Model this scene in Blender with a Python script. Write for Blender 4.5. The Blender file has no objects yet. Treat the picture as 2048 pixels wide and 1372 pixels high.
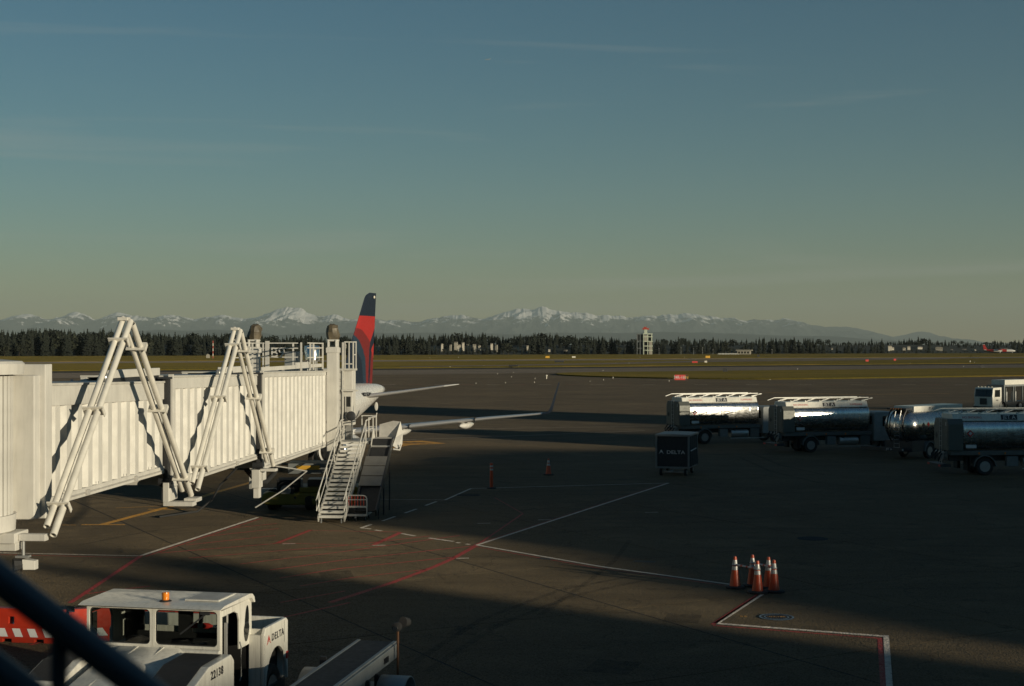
import bpy, bmesh, math, random
from math import radians, sin, cos, tan, pi, atan2, sqrt, hypot, exp
from mathutils import Vector, Matrix, noise

random.seed(7)
SC = bpy.context.scene
COL = SC.collection

# ------------------------------------------------------------------ camera, sky, sun, exposure
H = 7.8            # eye height above the apron, metres
FPX = 2844.0       # 50 mm lens on a 36 mm sensor, in photograph pixels
YH = 693.0         # horizon row of the photograph
cam = bpy.data.cameras.new('camera')
cam.lens = 50.0
cam.sensor_width = 36.0
cam.shift_y = (YH - 686.0) / 2048.0
cam.clip_start = 0.05
cam.clip_end = 200000.0
cam.dof.use_dof = True
cam.dof.focus_distance = 62.0
cam.dof.aperture_fstop = 3.2
camo = bpy.data.objects.new('camera', cam)
COL.objects.link(camo)
camo.location = (0, 0, H)
camo.rotation_euler = (radians(90), 0, 0)
SC.camera = camo

SUN_AZ = radians(127.0)     # clockwise from the viewing direction: behind the camera, to the right
TAN_E = 0.13
SUN_EL = math.atan(TAN_E)
U = (-sin(SUN_AZ), -cos(SUN_AZ))          # horizontal direction the light travels
V = (-cos(SUN_AZ), sin(SUN_AZ))           # across the light

world = bpy.data.worlds.new('World')
SC.world = world
world.use_nodes = True
wn = world.node_tree
wn.nodes.clear()
w_out = wn.nodes.new('ShaderNodeOutputWorld')
w_bg = wn.nodes.new('ShaderNodeBackground')
w_bg.inputs['Strength'].default_value = 0.096
sky = wn.nodes.new('ShaderNodeTexSky')
sky.sky_type = 'NISHITA'
sky.sun_disc = False
sky.sun_elevation = SUN_EL
sky.sun_rotation = SUN_AZ
sky.altitude = 0.0
sky.air_density = 1.0
sky.dust_density = 0.0
sky.ozone_density = 4.2
# thin cirrus streaks over the whole sky
tc = wn.nodes.new('ShaderNodeTexCoord')
mp = wn.nodes.new('ShaderNodeMapping')
mp.inputs['Rotation'].default_value = (0, radians(5), radians(20))
mp.inputs['Scale'].default_value = (1.4, 1.4, 22.0)
nz = wn.nodes.new('ShaderNodeTexNoise')
nz.inputs['Scale'].default_value = 1.6
nz.inputs['Detail'].default_value = 6.0
nz.inputs['Distortion'].default_value = 0.6
rp = wn.nodes.new('ShaderNodeMapRange')
rp.inputs['From Min'].default_value = 0.54
rp.inputs['From Max'].default_value = 0.85
rp.inputs['To Min'].default_value = 0.0
rp.inputs['To Max'].default_value = 0.55
tint = wn.nodes.new('ShaderNodeMix')
tint.data_type = 'RGBA'
tint.blend_type = 'MULTIPLY'
tint.inputs['Factor'].default_value = 1.0
tint.inputs['B'].default_value = (1.08, 0.85, 0.63, 1)
cl = wn.nodes.new('ShaderNodeMix')
cl.data_type = 'RGBA'
cl.inputs['B'].default_value = (3.4, 3.5, 3.1, 1)
wn.links.new(tc.outputs['Generated'], mp.inputs['Vector'])
wn.links.new(mp.outputs['Vector'], nz.inputs['Vector'])
wn.links.new(nz.outputs['Fac'], rp.inputs['Value'])
wn.links.new(sky.outputs['Color'], tint.inputs['A'])
hs_n = wn.nodes.new('ShaderNodeHueSaturation')
hs_n.inputs['Saturation'].default_value = 1.16
wn.links.new(tint.outputs['Result'], hs_n.inputs['Color'])
wn.links.new(hs_n.outputs['Color'], cl.inputs['A'])
wn.links.new(rp.outputs['Result'], cl.inputs['Factor'])
wn.links.new(cl.outputs['Result'], w_bg.inputs['Color'])
wn.links.new(w_bg.outputs['Background'], w_out.inputs['Surface'])

sun = bpy.data.lights.new('sun', 'SUN')
sun.energy = 4.4
sun.angle = radians(0.55)
sun.color = (1.0, 0.885, 0.66)
suno = bpy.data.objects.new('sun', sun)
COL.objects.link(suno)
suno.rotation_euler = Vector((U[0] * cos(SUN_EL), U[1] * cos(SUN_EL), -sin(SUN_EL))).to_track_quat('-Z', 'Y').to_euler()

SC.view_settings.view_transform = 'Standard'
SC.view_settings.look = 'None'
SC.view_settings.exposure = 0.0
SC.view_settings.gamma = 1.0
SC.view_settings.use_curve_mapping = False
SC.cycles.volume_bounces = 0
SC.cycles.max_bounces = 8
SC.cycles.volume_step_rate = 4.0


# ------------------------------------------------------------------ measuring helpers
def G(px, py):
    """ground point seen at a photograph pixel"""
    d = H * FPX / (py - YH)
    return ((px - 1024.0) * d / FPX, d)


def P(px, py, d):
    """point at depth d seen at a photograph pixel"""
    return ((px - 1024.0) * d / FPX, d, H - (py - YH) * d / FPX)


# ------------------------------------------------------------------ materials
MATS = {}


def _nt(name):
    m = bpy.data.materials.new(name)
    m.use_nodes = True
    nt = m.node_tree
    b = nt.nodes['Principled BSDF']
    return m, nt, b


def mixrgb(nt, a, b, fac=None, blend='MIX'):
    n = nt.nodes.new('ShaderNodeMix')
    n.data_type = 'RGBA'
    n.blend_type = blend
    n.clamp_factor = True
    for key, val in (('A', a), ('B', b)):
        if isinstance(val, (tuple, list)):
            n.inputs[key].default_value = (*val[:3], 1)
        else:
            nt.links.new(val, n.inputs[key])
    if fac is None:
        n.inputs['Factor'].default_value = 1.0
    elif isinstance(fac, (int, float)):
        n.inputs['Factor'].default_value = fac
    else:
        nt.links.new(fac, n.inputs['Factor'])
    return n.outputs['Result']


def nnoise(nt, vec, scale, detail=4.0, rough=0.55, lo=0.3, hi=0.7, tlo=0.0, thi=1.0):
    n = nt.nodes.new('ShaderNodeTexNoise')
    n.inputs['Scale'].default_value = scale
    n.inputs['Detail'].default_value = detail
    n.inputs['Roughness'].default_value = rough
    if vec is not None:
        nt.links.new(vec, n.inputs['Vector'])
    r = nt.nodes.new('ShaderNodeMapRange')
    r.inputs['From Min'].default_value = lo
    r.inputs['From Max'].default_value = hi
    r.inputs['To Min'].default_value = tlo
    r.inputs['To Max'].default_value = thi
    nt.links.new(n.outputs['Fac'], r.inputs['Value'])
    return r.outputs['Result']


def coords(nt, kind='Object', scale=(1, 1, 1), rot=(0, 0, 0)):
    if kind == 'World':
        t = nt.nodes.new('ShaderNodeNewGeometry').outputs['Position']
    else:
        t = nt.nodes.new('ShaderNodeTexCoord').outputs[kind]
    m = nt.nodes.new('ShaderNodeMapping')
    m.inputs['Scale'].default_value = scale
    m.inputs['Rotation'].default_value = rot
    nt.links.new(t, m.inputs['Vector'])
    return m.outputs['Vector']


def add_bump(nt, b, vec, scale, strength, dist=0.02, detail=3.0):
    n = nt.nodes.new('ShaderNodeTexNoise')
    n.inputs['Scale'].default_value = scale
    n.inputs['Detail'].default_value = detail
    nt.links.new(vec, n.inputs['Vector'])
    bp = nt.nodes.new('ShaderNodeBump')
    bp.inputs['Strength'].default_value = strength
    bp.inputs['Distance'].default_value = dist
    nt.links.new(n.outputs['Fac'], bp.inputs['Height'])
    nt.links.new(bp.outputs['Normal'], b.inputs['Normal'])


def pmat(name, col, rough=0.6, metal=0.0, var=0.10, scale=2.5, bump=0.0, bscale=30.0, dirt=0.0, dirtcol=(0.10, 0.085, 0.06), coat=0.0, streak=False):
    m, nt, b = _nt(name)
    vec = coords(nt, 'Object')
    c = mixrgb(nt, tuple(x * (1 - var) for x in col), tuple(min(1, x * (1 + var)) for x in col), nnoise(nt, vec, scale))
    if dirt > 0:
        v2 = coords(nt, 'Object', (5, 5, 0.5)) if streak else vec
        f = nnoise(nt, v2, 2.2, 6, 0.65, 0.48, 0.8, 0.0, dirt)
        c = mixrgb(nt, c, dirtcol, f)
    nt.links.new(c, b.inputs['Base Color'])
    r = nnoise(nt, vec, scale * 3, 3, 0.5, 0.3, 0.7, max(0.02, rough - 0.08), min(1, rough + 0.08))
    nt.links.new(r, b.inputs['Roughness'])
    b.inputs['Metallic'].default_value = metal
    b.inputs['Coat Weight'].default_value = coat
    if bump:
        add_bump(nt, b, vec, bscale, bump)
    MATS[name] = m
    return m


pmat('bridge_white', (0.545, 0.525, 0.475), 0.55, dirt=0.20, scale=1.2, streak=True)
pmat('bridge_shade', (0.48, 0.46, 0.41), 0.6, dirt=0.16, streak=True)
pmat('tube_white', (0.62, 0.59, 0.52), 0.45, dirt=0.15)
pmat('steel_grey', (0.28, 0.28, 0.27), 0.5, 0.3, dirt=0.3)
pmat('galvanised', (0.42, 0.42, 0.40), 0.42, 0.6, dirt=0.2)
pmat('chute_grey', (0.46, 0.44, 0.40), 0.5, 0.2, dirt=0.25)
pmat('black_rubber', (0.02, 0.02, 0.02), 0.75)
pmat('dark_metal', (0.035, 0.037, 0.04), 0.5, 0.3, dirt=0.2)
pmat('dark_plate', (0.06, 0.06, 0.057), 0.4, 0.3, dirt=0.3)
pmat('tarp_brown', (0.10, 0.08, 0.05), 0.55, var=0.4, bump=0.8, bscale=6)
pmat('tyre', (0.022, 0.021, 0.02), 0.8, bump=0.2, bscale=20)
pmat('rim_grey', (0.32, 0.32, 0.31), 0.45, 0.5, dirt=0.4)
pmat('aircraft_white', (0.60, 0.585, 0.55), 0.28, var=0.03, coat=0.3, dirt=0.08)
pmat('aircraft_grey', (0.22, 0.25, 0.28), 0.28, 0.1, var=0.05)
pmat('slat_metal', (0.62, 0.60, 0.57), 0.36, 0.45, var=0.03)
pmat('polished_metal', (0.72, 0.71, 0.68), 0.16, 1.0, var=0.03)
pmat('navy', (0.008, 0.014, 0.026), 0.5, var=0.05)
pmat('navy_light', (0.016, 0.032, 0.052), 0.5, var=0.05)
pmat('livery_red', (0.34, 0.020, 0.016), 0.5, var=0.04)
pmat('livery_dark_red', (0.15, 0.014, 0.013), 0.5, var=0.04)
pmat('vehicle_white', (0.64, 0.62, 0.55), 0.36, var=0.08, dirt=0.42, scale=1.5, streak=True, coat=0.25)
pmat('shaded_white', (0.25, 0.265, 0.26), 0.5, dirt=0.4)  # white paint standing in shade; the greying is put into the base colour
pmat('post_orange', (0.12, 0.05, 0.018), 0.6)
pmat('vehicle_grey', (0.16, 0.17, 0.168), 0.5, dirt=0.3)
pmat('cabin_black', (0.012, 0.012, 0.012), 0.7)
pmat('print_black', (0.012, 0.012, 0.014), 0.5)
pmat('print_red', (0.45, 0.03, 0.025), 0.5)
pmat('print_white', (0.60, 0.60, 0.58), 0.5)
pmat('tank_cabinet', (0.095, 0.10, 0.09), 0.45, 0.2, dirt=0.25, streak=True)
pmat('yellow_paint', (0.20, 0.16, 0.02), 0.5, dirt=0.4)
pmat('orange_plastic', (0.46, 0.055, 0.012), 0.42, dirt=0.25)
pmat('barrier_orange', (0.40, 0.030, 0.012), 0.4, dirt=0.2)
pmat('amber', (0.75, 0.22, 0.02), 0.2, coat=0.6)
pmat('trolley_red', (0.50, 0.07, 0.035), 0.5)
pmat('canvas_dark', (0.022, 0.023, 0.024), 0.8, bump=0.4, bscale=5)
pmat('bark', (0.045, 0.035, 0.025), 0.9)
pmat('truck_skirt', (0.10, 0.105, 0.10), 0.5, dirt=0.3)
pmat('conifer', (0.011, 0.016, 0.009), 0.9, var=0.5, scale=0.6)
pmat('broadleaf', (0.017, 0.021, 0.009), 0.9, var=0.5, scale=0.5)
pmat('tower_frame', (0.52, 0.56, 0.44), 0.6, dirt=0.1)
pmat('tower_red', (0.40, 0.06, 0.04), 0.6)
pmat('plate_grey', (0.20, 0.19, 0.17), 0.45, 0.2, dirt=0.3)
pmat('house_wall', (0.34, 0.31, 0.25), 0.7)
pmat('house_roof', (0.10, 0.09, 0.08), 0.8)
pmat('terminal_wall', (0.09, 0.085, 0.08), 0.7)
pmat('terminal_roof', (0.12, 0.12, 0.12), 0.8)
pmat('railing_dark', (0.10, 0.125, 0.14), 0.45, 0.2)
pmat('sign_red', (0.55, 0.05, 0.04), 0.5)
pmat('sign_yellow', (0.65, 0.36, 0.04), 0.5)
pmat('sign_back', (0.02, 0.02, 0.02), 0.6)
pmat('marker_white', (0.66, 0.61, 0.50), 0.4)
pmat('reflector', (0.40, 0.40, 0.39), 0.35, 0.2)

# mirror-bright tank skin
m, nt, b = _nt('tank_mirror')
vec = coords(nt, 'Object', (0.8, 2.5, 2.5))
nt.links.new(mixrgb(nt, (0.58, 0.575, 0.56), (0.34, 0.325, 0.30), nnoise(nt, coords(nt, 'Object', (3, 1, 0.6)), 2.0, 6, 0.65, 0.45, 0.8, 0, 0.8)), b.inputs['Base Color'])
b.inputs['Metallic'].default_value = 1.0
nt.links.new(nnoise(nt, vec, 3, 6, 0.65, 0.3, 0.7, 0.17, 0.33), b.inputs['Roughness'])
add_bump(nt, b, vec, 1.3, 0.07, 0.05, 2.0)
MATS['tank_mirror'] = m

# window glass: dark, glossy, partly see-through
m, nt, b = _nt('glass')
nt.nodes.remove(b)
o = nt.nodes['Material Output']
tr = nt.nodes.new('ShaderNodeBsdfTransparent')
tr.inputs['Color'].default_value = (0.40, 0.44, 0.42, 1)
gl = nt.nodes.new('ShaderNodeBsdfGlossy')
gl.inputs['Roughness'].default_value = 0.03
lw = nt.nodes.new('ShaderNodeFresnel')
lw.inputs['IOR'].default_value = 1.45
mx = nt.nodes.new('ShaderNodeMixShader')
nt.links.new(lw.outputs['Fac'], mx.inputs['Fac'])
nt.links.new(tr.outputs['BSDF'], mx.inputs[1])
nt.links.new(gl.outputs['BSDF'], mx.inputs[2])
nt.links.new(mx.outputs['Shader'], o.inputs['Surface'])
MATS['glass'] = m
pmat('dark_glass', (0.012, 0.014, 0.014), 0.08, var=0.02)

# apron concrete, world-space so the slabs carry continuous staining
RUN = radians(61.0)     # runway direction, clockwise from the view
RN = (sin(RUN), cos(RUN))       # along the runway
RW = (-cos(RUN), sin(RUN))      # away from the terminal


def ground_mat(name, base, var, speck, stain, seed=0.0, perpiece=0.0, relief=3.5):
    m, nt, b = _nt(name)
    vec = coords(nt, 'World', (1, 1, 1), (0, 0, -(pi / 2 - RUN)))
    vst = coords(nt, 'World', (0.10, 1.1, 1), (0, 0, -(pi / 2 - RUN) + 0.12))
    vs2 = coords(nt, 'World', (0.04, 0.5, 1), (0, 0, -(pi / 2 - RUN) - 0.9))
    c = mixrgb(nt, tuple(x * (1 - var) for x in base), tuple(x * (1 + var) for x in base), nnoise(nt, vec, 0.06, 6, 0.6, 0.32, 0.68))
    c = mixrgb(nt, c, tuple(x * 1.9 for x in base), nnoise(nt, vec, 0.28, 8, 0.70, 0.50, 0.80, 0, 0.8))
    c = mixrgb(nt, c, tuple(x * 0.45 for x in base), nnoise(nt, vst, 0.9, 5, 0.6, 0.50, 0.75, 0, stain))
    c = mixrgb(nt, c, tuple(x * 0.40 for x in base), nnoise(nt, vs2, 0.8, 5, 0.6, 0.55, 0.80, 0, stain))
    c = mixrgb(nt, c, tuple(x * 0.22 for x in base), nnoise(nt, vec, 0.55, 5, 0.6, 0.62, 0.70, 0, stain * 0.9))
    wv = nt.nodes.new('ShaderNodeTexVoronoi')      # fine wandering cracks
    wv.feature = 'DISTANCE_TO_EDGE'
    wv.inputs['Scale'].default_value = 0.16
    dm = nt.nodes.new('ShaderNodeVectorMath')
    dn = nt.nodes.new('ShaderNodeTexNoise')
    dn.inputs['Scale'].default_value = 0.6
    dn.inputs['Detail'].default_value = 6.0
    nt.links.new(vec, dn.inputs['Vector'])
    dsc = nt.nodes.new('ShaderNodeVectorMath')
    dsc.operation = 'SCALE'
    dsc.inputs['Scale'].default_value = 3.0
    nt.links.new(dn.outputs['Color'], dsc.inputs[0])
    nt.links.new(vec, dm.inputs[0])
    nt.links.new(dsc.outputs[0], dm.inputs[1])
    nt.links.new(dm.outputs[0], wv.inputs['Vector'])
    cr_ = nt.nodes.new('ShaderNodeMapRange')
    cr_.inputs['From Min'].default_value = 0.002
    cr_.inputs['From Max'].default_value = 0.008
    cr_.inputs['To Min'].default_value = stain
    cr_.inputs['To Max'].default_value = 0.0
    nt.links.new(wv.outputs['Distance'], cr_.inputs['Value'])
    c = mixrgb(nt, c, tuple(x * 0.3 for x in base), cr_.outputs['Result'])
    c = mixrgb(nt, c, tuple(x * 0.55 for x in base), nnoise(nt, vec, 14.0, 3, 0.7, 0.45, 0.75, 0, speck))
    if perpiece:
        oi = nt.nodes.new('ShaderNodeObjectInfo')
        r = nt.nodes.new('ShaderNodeMapRange')
        r.inputs['To Min'].default_value = 0.0
        r.inputs['To Max'].default_value = perpiece
        nt.links.new(oi.outputs['Random'], r.inputs['Value'])
        c = mixrgb(nt, c, tuple(x * 0.5 for x in base), r.outputs['Result'])
    nt.links.new(c, b.inputs['Base Color'])
    b.inputs['Roughness'].default_value = 0.9
    b.inputs['Specular IOR Level'].default_value = 0.25
    b.inputs['Diffuse Roughness'].default_value = 1.0
    micro_relief(nt, b, vec, 26.0, relief)
    MATS[name] = m
    return m


def micro_relief(nt, b, vec, scale, k):
    """coarse grain of the surface: scatter the normals so that low light catches the grain"""
    n = nt.nodes.new('ShaderNodeTexNoise')
    n.inputs['Scale'].default_value = scale
    n.inputs['Detail'].default_value = 2.0
    nt.links.new(vec, n.inputs['Vector'])
    sb = nt.nodes.new('ShaderNodeVectorMath')
    sb.operation = 'SUBTRACT'
    sb.inputs[1].default_value = (0.5, 0.5, 0.5)
    nt.links.new(n.outputs['Color'], sb.inputs[0])
    ml = nt.nodes.new('ShaderNodeVectorMath')
    ml.operation = 'MULTIPLY'
    ml.inputs[1].default_value = (k, k, 0.0)
    nt.links.new(sb.outputs[0], ml.inputs[0])
    g = nt.nodes.new('ShaderNodeNewGeometry')
    ad_ = nt.nodes.new('ShaderNodeVectorMath')
    nt.links.new(g.outputs['Normal'], ad_.inputs[0])
    nt.links.new(ml.outputs[0], ad_.inputs[1])
    no = nt.nodes.new('ShaderNodeVectorMath')
    no.operation = 'NORMALIZE'
    nt.links.new(ad_.outputs[0], no.inputs[0])
    nt.links.new(no.outputs[0], b.inputs['Normal'])


ground_mat('concrete', (0.104, 0.077, 0.044), 0.25, 0.55, 0.55, perpiece=0.18)
ground_mat('apron_far', (0.088, 0.066, 0.040), 0.25, 0.4, 0.75)
ground_mat('taxiway', (0.125, 0.103, 0.080), 0.18, 0.4, 0.5)
ground_mat('shoulder', (0.026, 0.023, 0.018), 0.2, 0.4, 0.4)
ground_mat('runway_mat', (0.165, 0.138, 0.116), 0.2, 0.4, 0.4)
ground_mat('joint_filler', (0.018, 0.017, 0.016), 0.2, 0.3, 0.2)
ground_mat('land', (0.035, 0.042, 0.020), 0.3, 0.5, 0.3)
ground_mat('manhole_iron', (0.020, 0.024, 0.030), 0.2, 0.5, 0.3)


def grass_mat(name, c1, c2, c3):
    m, nt, b = _nt(name)
    vec = coords(nt, 'World', (1, 1, 1), (0, 0, -(pi / 2 - RUN)))
    vst = coords(nt, 'World', (0.15, 1.0, 1), (0, 0, -(pi / 2 - RUN)))
    c = mixrgb(nt, c1, c2, nnoise(nt, vst, 0.05, 6, 0.65, 0.35, 0.65))
    c = mixrgb(nt, c, c3, nnoise(nt, vst, 0.10, 8, 0.75, 0.48, 0.70, 0, 0.9))
    c = mixrgb(nt, c, tuple(x * 0.4 for x in c1), nnoise(nt, vec, 1.6, 4, 0.7, 0.5, 0.8, 0, 0.7))
    nt.links.new(c, b.inputs['Base Color'])
    b.inputs['Roughness'].default_value = 1.0
    b.inputs['Specular IOR Level'].default_value = 0.1
    b.inputs['Diffuse Roughness'].default_value = 1.0
    micro_relief(nt, b, vec, 6.0, 4.0)
    MATS[name] = m


grass_mat('grass', (0.105, 0.086, 0.015), (0.160, 0.122, 0.020), (0.240, 0.155, 0.040))


def paint_mat(name, col, wear=0.75):
    m, nt, b = _nt(name)
    vec = coords(nt, 'World')
    c = mixrgb(nt, tuple(x * 0.8 for x in col), col, nnoise(nt, vec, 1.5))
    c = mixrgb(nt, c, (0.05, 0.042, 0.030), nnoise(nt, vec, 5.0, 8, 0.75, 0.50, 0.72, 0, wear))
    nt.links.new(c, b.inputs['Base Color'])
    b.inputs['Roughness'].default_value = 0.75
    b.inputs['Diffuse Roughness'].default_value = 1.0
    micro_relief(nt, b, vec, 26.0, 3.0)
    MATS[name] = m


paint_mat('paint_white', (0.56, 0.50, 0.43), 0.85)
paint_mat('paint_red', (0.30, 0.032, 0.026), 0.85)
paint_mat('paint_yellow', (0.44, 0.22, 0.03), 0.75)
paint_mat('paint_blue', (0.10, 0.16, 0.22), 0.7)
paint_mat('paint_black', (0.03, 0.028, 0.025), 0.5)

def scuff_mat(name, col, lo, hi):
    m, nt, b = _nt(name)
    vec = coords(nt, 'World')
    b.inputs['Base Color'].default_value = (*col, 1)
    b.inputs['Roughness'].default_value = 0.85
    nt.links.new(nnoise(nt, vec, 2.5, 8, 0.75, 0.3, 0.7, lo, hi), b.inputs['Alpha'])
    MATS[name] = m


scuff_mat('tyre_scuff', (0.018, 0.016, 0.014), 0.0, 0.38)
scuff_mat('patch_tar', (0.034, 0.028, 0.020), 0.05, 0.45)

# mountains: forest and rock below, snow above
m, nt, b = _nt('mountain')
geo = nt.nodes.new('ShaderNodeNewGeometry')
sep = nt.nodes.new('ShaderNodeSeparateXYZ')
nt.links.new(geo.outputs['Position'], sep.inputs['Vector'])
vec = coords(nt, 'World', (0.001, 0.001, 0.001))
nzv = nnoise(nt, vec, 1.4, 9, 0.72, 0.28, 0.72, -620, 620)
ad = nt.nodes.new('ShaderNodeMath')
nt.links.new(sep.outputs['Z'], ad.inputs[0])
nt.links.new(nzv, ad.inputs[1])
sn = nt.nodes.new('ShaderNodeMapRange')
sn.inputs['From Min'].default_value = 1190
sn.inputs['From Max'].default_value = 1300
nt.links.new(ad.outputs[0], sn.inputs['Value'])
sepn = nt.nodes.new('ShaderNodeSeparateXYZ')
nt.links.new(geo.outputs['Normal'], sepn.inputs['Vector'])
sl = nt.nodes.new('ShaderNodeMapRange')
sl.inputs['From Min'].default_value = 0.38
sl.inputs['From Max'].default_value = 0.60
nt.links.new(sepn.outputs['Z'], sl.inputs['Value'])
mu = nt.nodes.new('ShaderNodeMath')
mu.operation = 'MULTIPLY'
nt.links.new(sn.outputs['Result'], mu.inputs[0])
nt.links.new(sl.outputs['Result'], mu.inputs[1])
c = mixrgb(nt, (0.016, 0.022, 0.020), (0.026, 0.030, 0.028), nnoise(nt, vec, 2.0))
c = mixrgb(nt, c, (0.80, 0.78, 0.76), mu.outputs[0])
nt.links.new(c, b.inputs['Base Color'])
b.inputs['Roughness'].default_value = 0.9
MATS['mountain'] = m


# ------------------------------------------------------------------ mesh builder
class MB:
    def __init__(self):
        self.v = []
        self.f = []
        self.mi = []

    def add(self, verts, faces, mi=0):
        o = len(self.v)
        self.v += [tuple(p) for p in verts]
        self.f += [tuple(i + o for i in f) for f in faces]
        self.mi += [mi] * len(faces)
        return self

    def box(self, x0, x1, y0, y1, z0, z1, mi=0):
        vs = [(x, y, z) for z in (z0, z1) for y in (y0, y1) for x in (x0, x1)]
        return self.add(vs, [(0, 2, 3, 1), (4, 5, 7, 6), (0, 1, 5, 4), (2, 6, 7, 3), (0, 4, 6, 2), (1, 3, 7, 5)], mi)

    def hexa(self, b4, t4, mi=0):
        """eight corners: bottom loop, top loop (same order, counter-clockwise from above)"""
        return self.add(list(b4) + list(t4), [(3, 2, 1, 0), (4, 5, 6, 7), (0, 1, 5, 4), (1, 2, 6, 5), (2, 3, 7, 6), (3, 0, 4, 7)], mi)

    def bar(self, p, q, w, h, up=(0, 0, 1), mi=0):
        p, q = Vector(p), Vector(q)
        d = (q - p).normalized()
        u = Vector(up)
        s = d.cross(u)
        if s.length < 1e-4:
            s = d.cross(Vector((1, 0, 0)))
        s.normalize()
        t = s.cross(d).normalized()
        vs = []
        for e in (p, q):
            for a, bb in ((-1, -1), (1, -1), (1, 1), (-1, 1)):
                vs.append(e + s * (a * w / 2) + t * (bb * h / 2))
        return self.add(vs, [(0, 1, 2, 3), (7, 6, 5, 4), (0, 4, 5, 1), (1, 5, 6, 2), (2, 6, 7, 3), (3, 7, 4, 0)], mi)

    def tube(self, p, q, r, n=12, r2=None, caps=True, mi=0):
        p, q = Vector(p), Vector(q)
        r2 = r if r2 is None else r2
        d = (q - p).normalized()
        s = d.cross(Vector((0, 0, 1)))
        if s.length < 1e-4:
            s = Vector((1, 0, 0))
        s.normalize()
        t = d.cross(s)
        vs = []
        for e, rr in ((p, r), (q, r2)):
            for k in range(n):
                a = 2 * pi * k / n
                vs.append(e + s * (rr * cos(a)) + t * (rr * sin(a)))
        fs = [(k, (k + 1) % n, n + (k + 1) % n, n + k) for k in range(n)]
        if caps:
            fs += [tuple(range(n - 1, -1, -1)), tuple(range(n, 2 * n))]
        return self.add(vs, fs, mi)

    def pipe(self, pts, r, n=10, mi=0):
        """a continuous bent tube through the points"""
        pts = [Vector(p) for p in pts]
        rings = []
        up = Vector((0, 0, 1))
        for i, p in enumerate(pts):
            a = pts[max(0, i - 1)]
            c = pts[min(len(pts) - 1, i + 1)]
            d = (c - a).normalized()
            s = d.cross(up)
            if s.length < 1e-3:
                s = d.cross(Vector((1, 0, 0)))
            s.normalize()
            t = d.cross(s)
            rings.append([p + s * (r * cos(2 * pi * k / n)) + t * (r * sin(2 * pi * k / n)) for k in range(n)])
        vs = [v for ring in rings for v in ring]
        fs = []
        for i in range(len(rings) - 1):
            for k in range(n):
                fs.append((i * n + k, i * n + (k + 1) % n, (i + 1) * n + (k + 1) % n, (i + 1) * n + k))
        fs += [tuple(range(n - 1, -1, -1)), tuple(range((len(rings) - 1) * n, len(rings) * n))]
        return self.add(vs, fs, mi)

    def lathe(self, prof, n=24, c=(0, 0, 0), axis='z', mi=0, caps=True):
        """prof: (radius, position along the axis)"""
        vs = []
        for r, h in prof:
            for k in range(n):
                a = 2 * pi * k / n
                x, y = r * cos(a), r * sin(a)
                if axis == 'z':
                    p = (x, y, h)
                elif axis == 'x':
                    p = (h, x, y)
                else:
                    p = (y, h, x)
                vs.append((p[0] + c[0], p[1] + c[1], p[2] + c[2]))
        fs = []
        for i in range(len(prof) - 1):
            for k in range(n):
                fs.append((i * n + k, i * n + (k + 1) % n, (i + 1) * n + (k + 1) % n, (i + 1) * n + k))
        if caps:
            fs += [tuple(range(n - 1, -1, -1)), tuple(range((len(prof) - 1) * n, len(prof) * n))]
        return self.add(vs, fs, mi)

    def loft(self, loops, closed=True, caps=True, mi=0):
        n = len(loops[0])
        vs = [p for lp in loops for p in lp]
        fs = []
        kk = n if closed else n - 1
        for i in range(len(loops) - 1):
            for k in range(kk):
                fs.append((i * n + k, i * n + (k + 1) % n, (i + 1) * n + (k + 1) % n, (i + 1) * n + k))
        if caps and closed:
            fs += [tuple(range(n - 1, -1, -1)), tuple(range((len(loops) - 1) * n, len(loops) * n))]
        return self.add(vs, fs, mi)

    def prism(self, pts, axis, a, b, mi=0):
        """polygon pts in the plane across axis, extruded from a to b"""
        def pl(p, h):
            if axis == 'x':
                return (h, p[0], p[1])
            if axis == 'y':
                return (p[0], h, p[1])
            return (p[0], p[1], h)
        n = len(pts)
        vs = [pl(p, a) for p in pts] + [pl(p, b) for p in pts]
        fs = [(k, (k + 1) % n, n + (k + 1) % n, n + k) for k in range(n)]
        fs += [tuple(range(n - 1, -1, -1)), tuple(range(n, 2 * n))]
        return self.add(vs, fs, mi)

    def mesh(self, name, mats, smooth=True, angle=35, fix=True):
        me = bpy.data.meshes.new(name)
        me.from_pydata(self.v, [], self.f)
        if not isinstance(mats, (list, tuple)):
            mats = [mats]
        for mm in mats:
            me.materials.append(MATS[mm] if isinstance(mm, str) else mm)
        if len(mats) > 1:
            me.polygons.foreach_set('material_index', self.mi)
        if fix:
            bmm = bmesh.new()
            bmm.from_mesh(me)
            bmesh.ops.recalc_face_normals(bmm, faces=bmm.faces)
            bmm.to_mesh(me)
            bmm.free()
        if smooth:
            me.polygons.foreach_set('use_smooth', [True] * len(me.polygons))
            me.set_sharp_from_angle(angle=radians(angle))
        me.update()
        return me

    def build(self, name, mats, parent=None, smooth=True, bevel=0.0, angle=35, fix=True, label=None):
        ob = bpy.data.objects.new(name, self.mesh(name, mats, smooth, angle, fix))
        COL.objects.link(ob)
        if parent is not None:
            ob.parent = parent
        if bevel:
            bv = ob.modifiers.new('bevel', 'BEVEL')
            bv.width = bevel
            bv.segments = 2
            bv.limit_method = 'ANGLE'
            bv.angle_limit = radians(40)
        if label:
            ob['label'] = label
        return ob


def tag(o, label=None, cat=None, group=None, kind=None):
    if label:
        o['label'] = label
    if cat:
        o['category'] = cat
    if group:
        o['group'] = group
    if kind:
        o['kind'] = kind
    return o


def thing(name, label, cat, loc=(0, 0, 0), rz=0.0, group=None):
    o = bpy.data.objects.new(name, None)
    o.empty_display_size = 0.3
    COL.objects.link(o)
    o.location = loc if len(loc) == 3 else (*loc, 0)
    o.rotation_euler = (0, 0, rz)
    return tag(o, label, cat, group)


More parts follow.
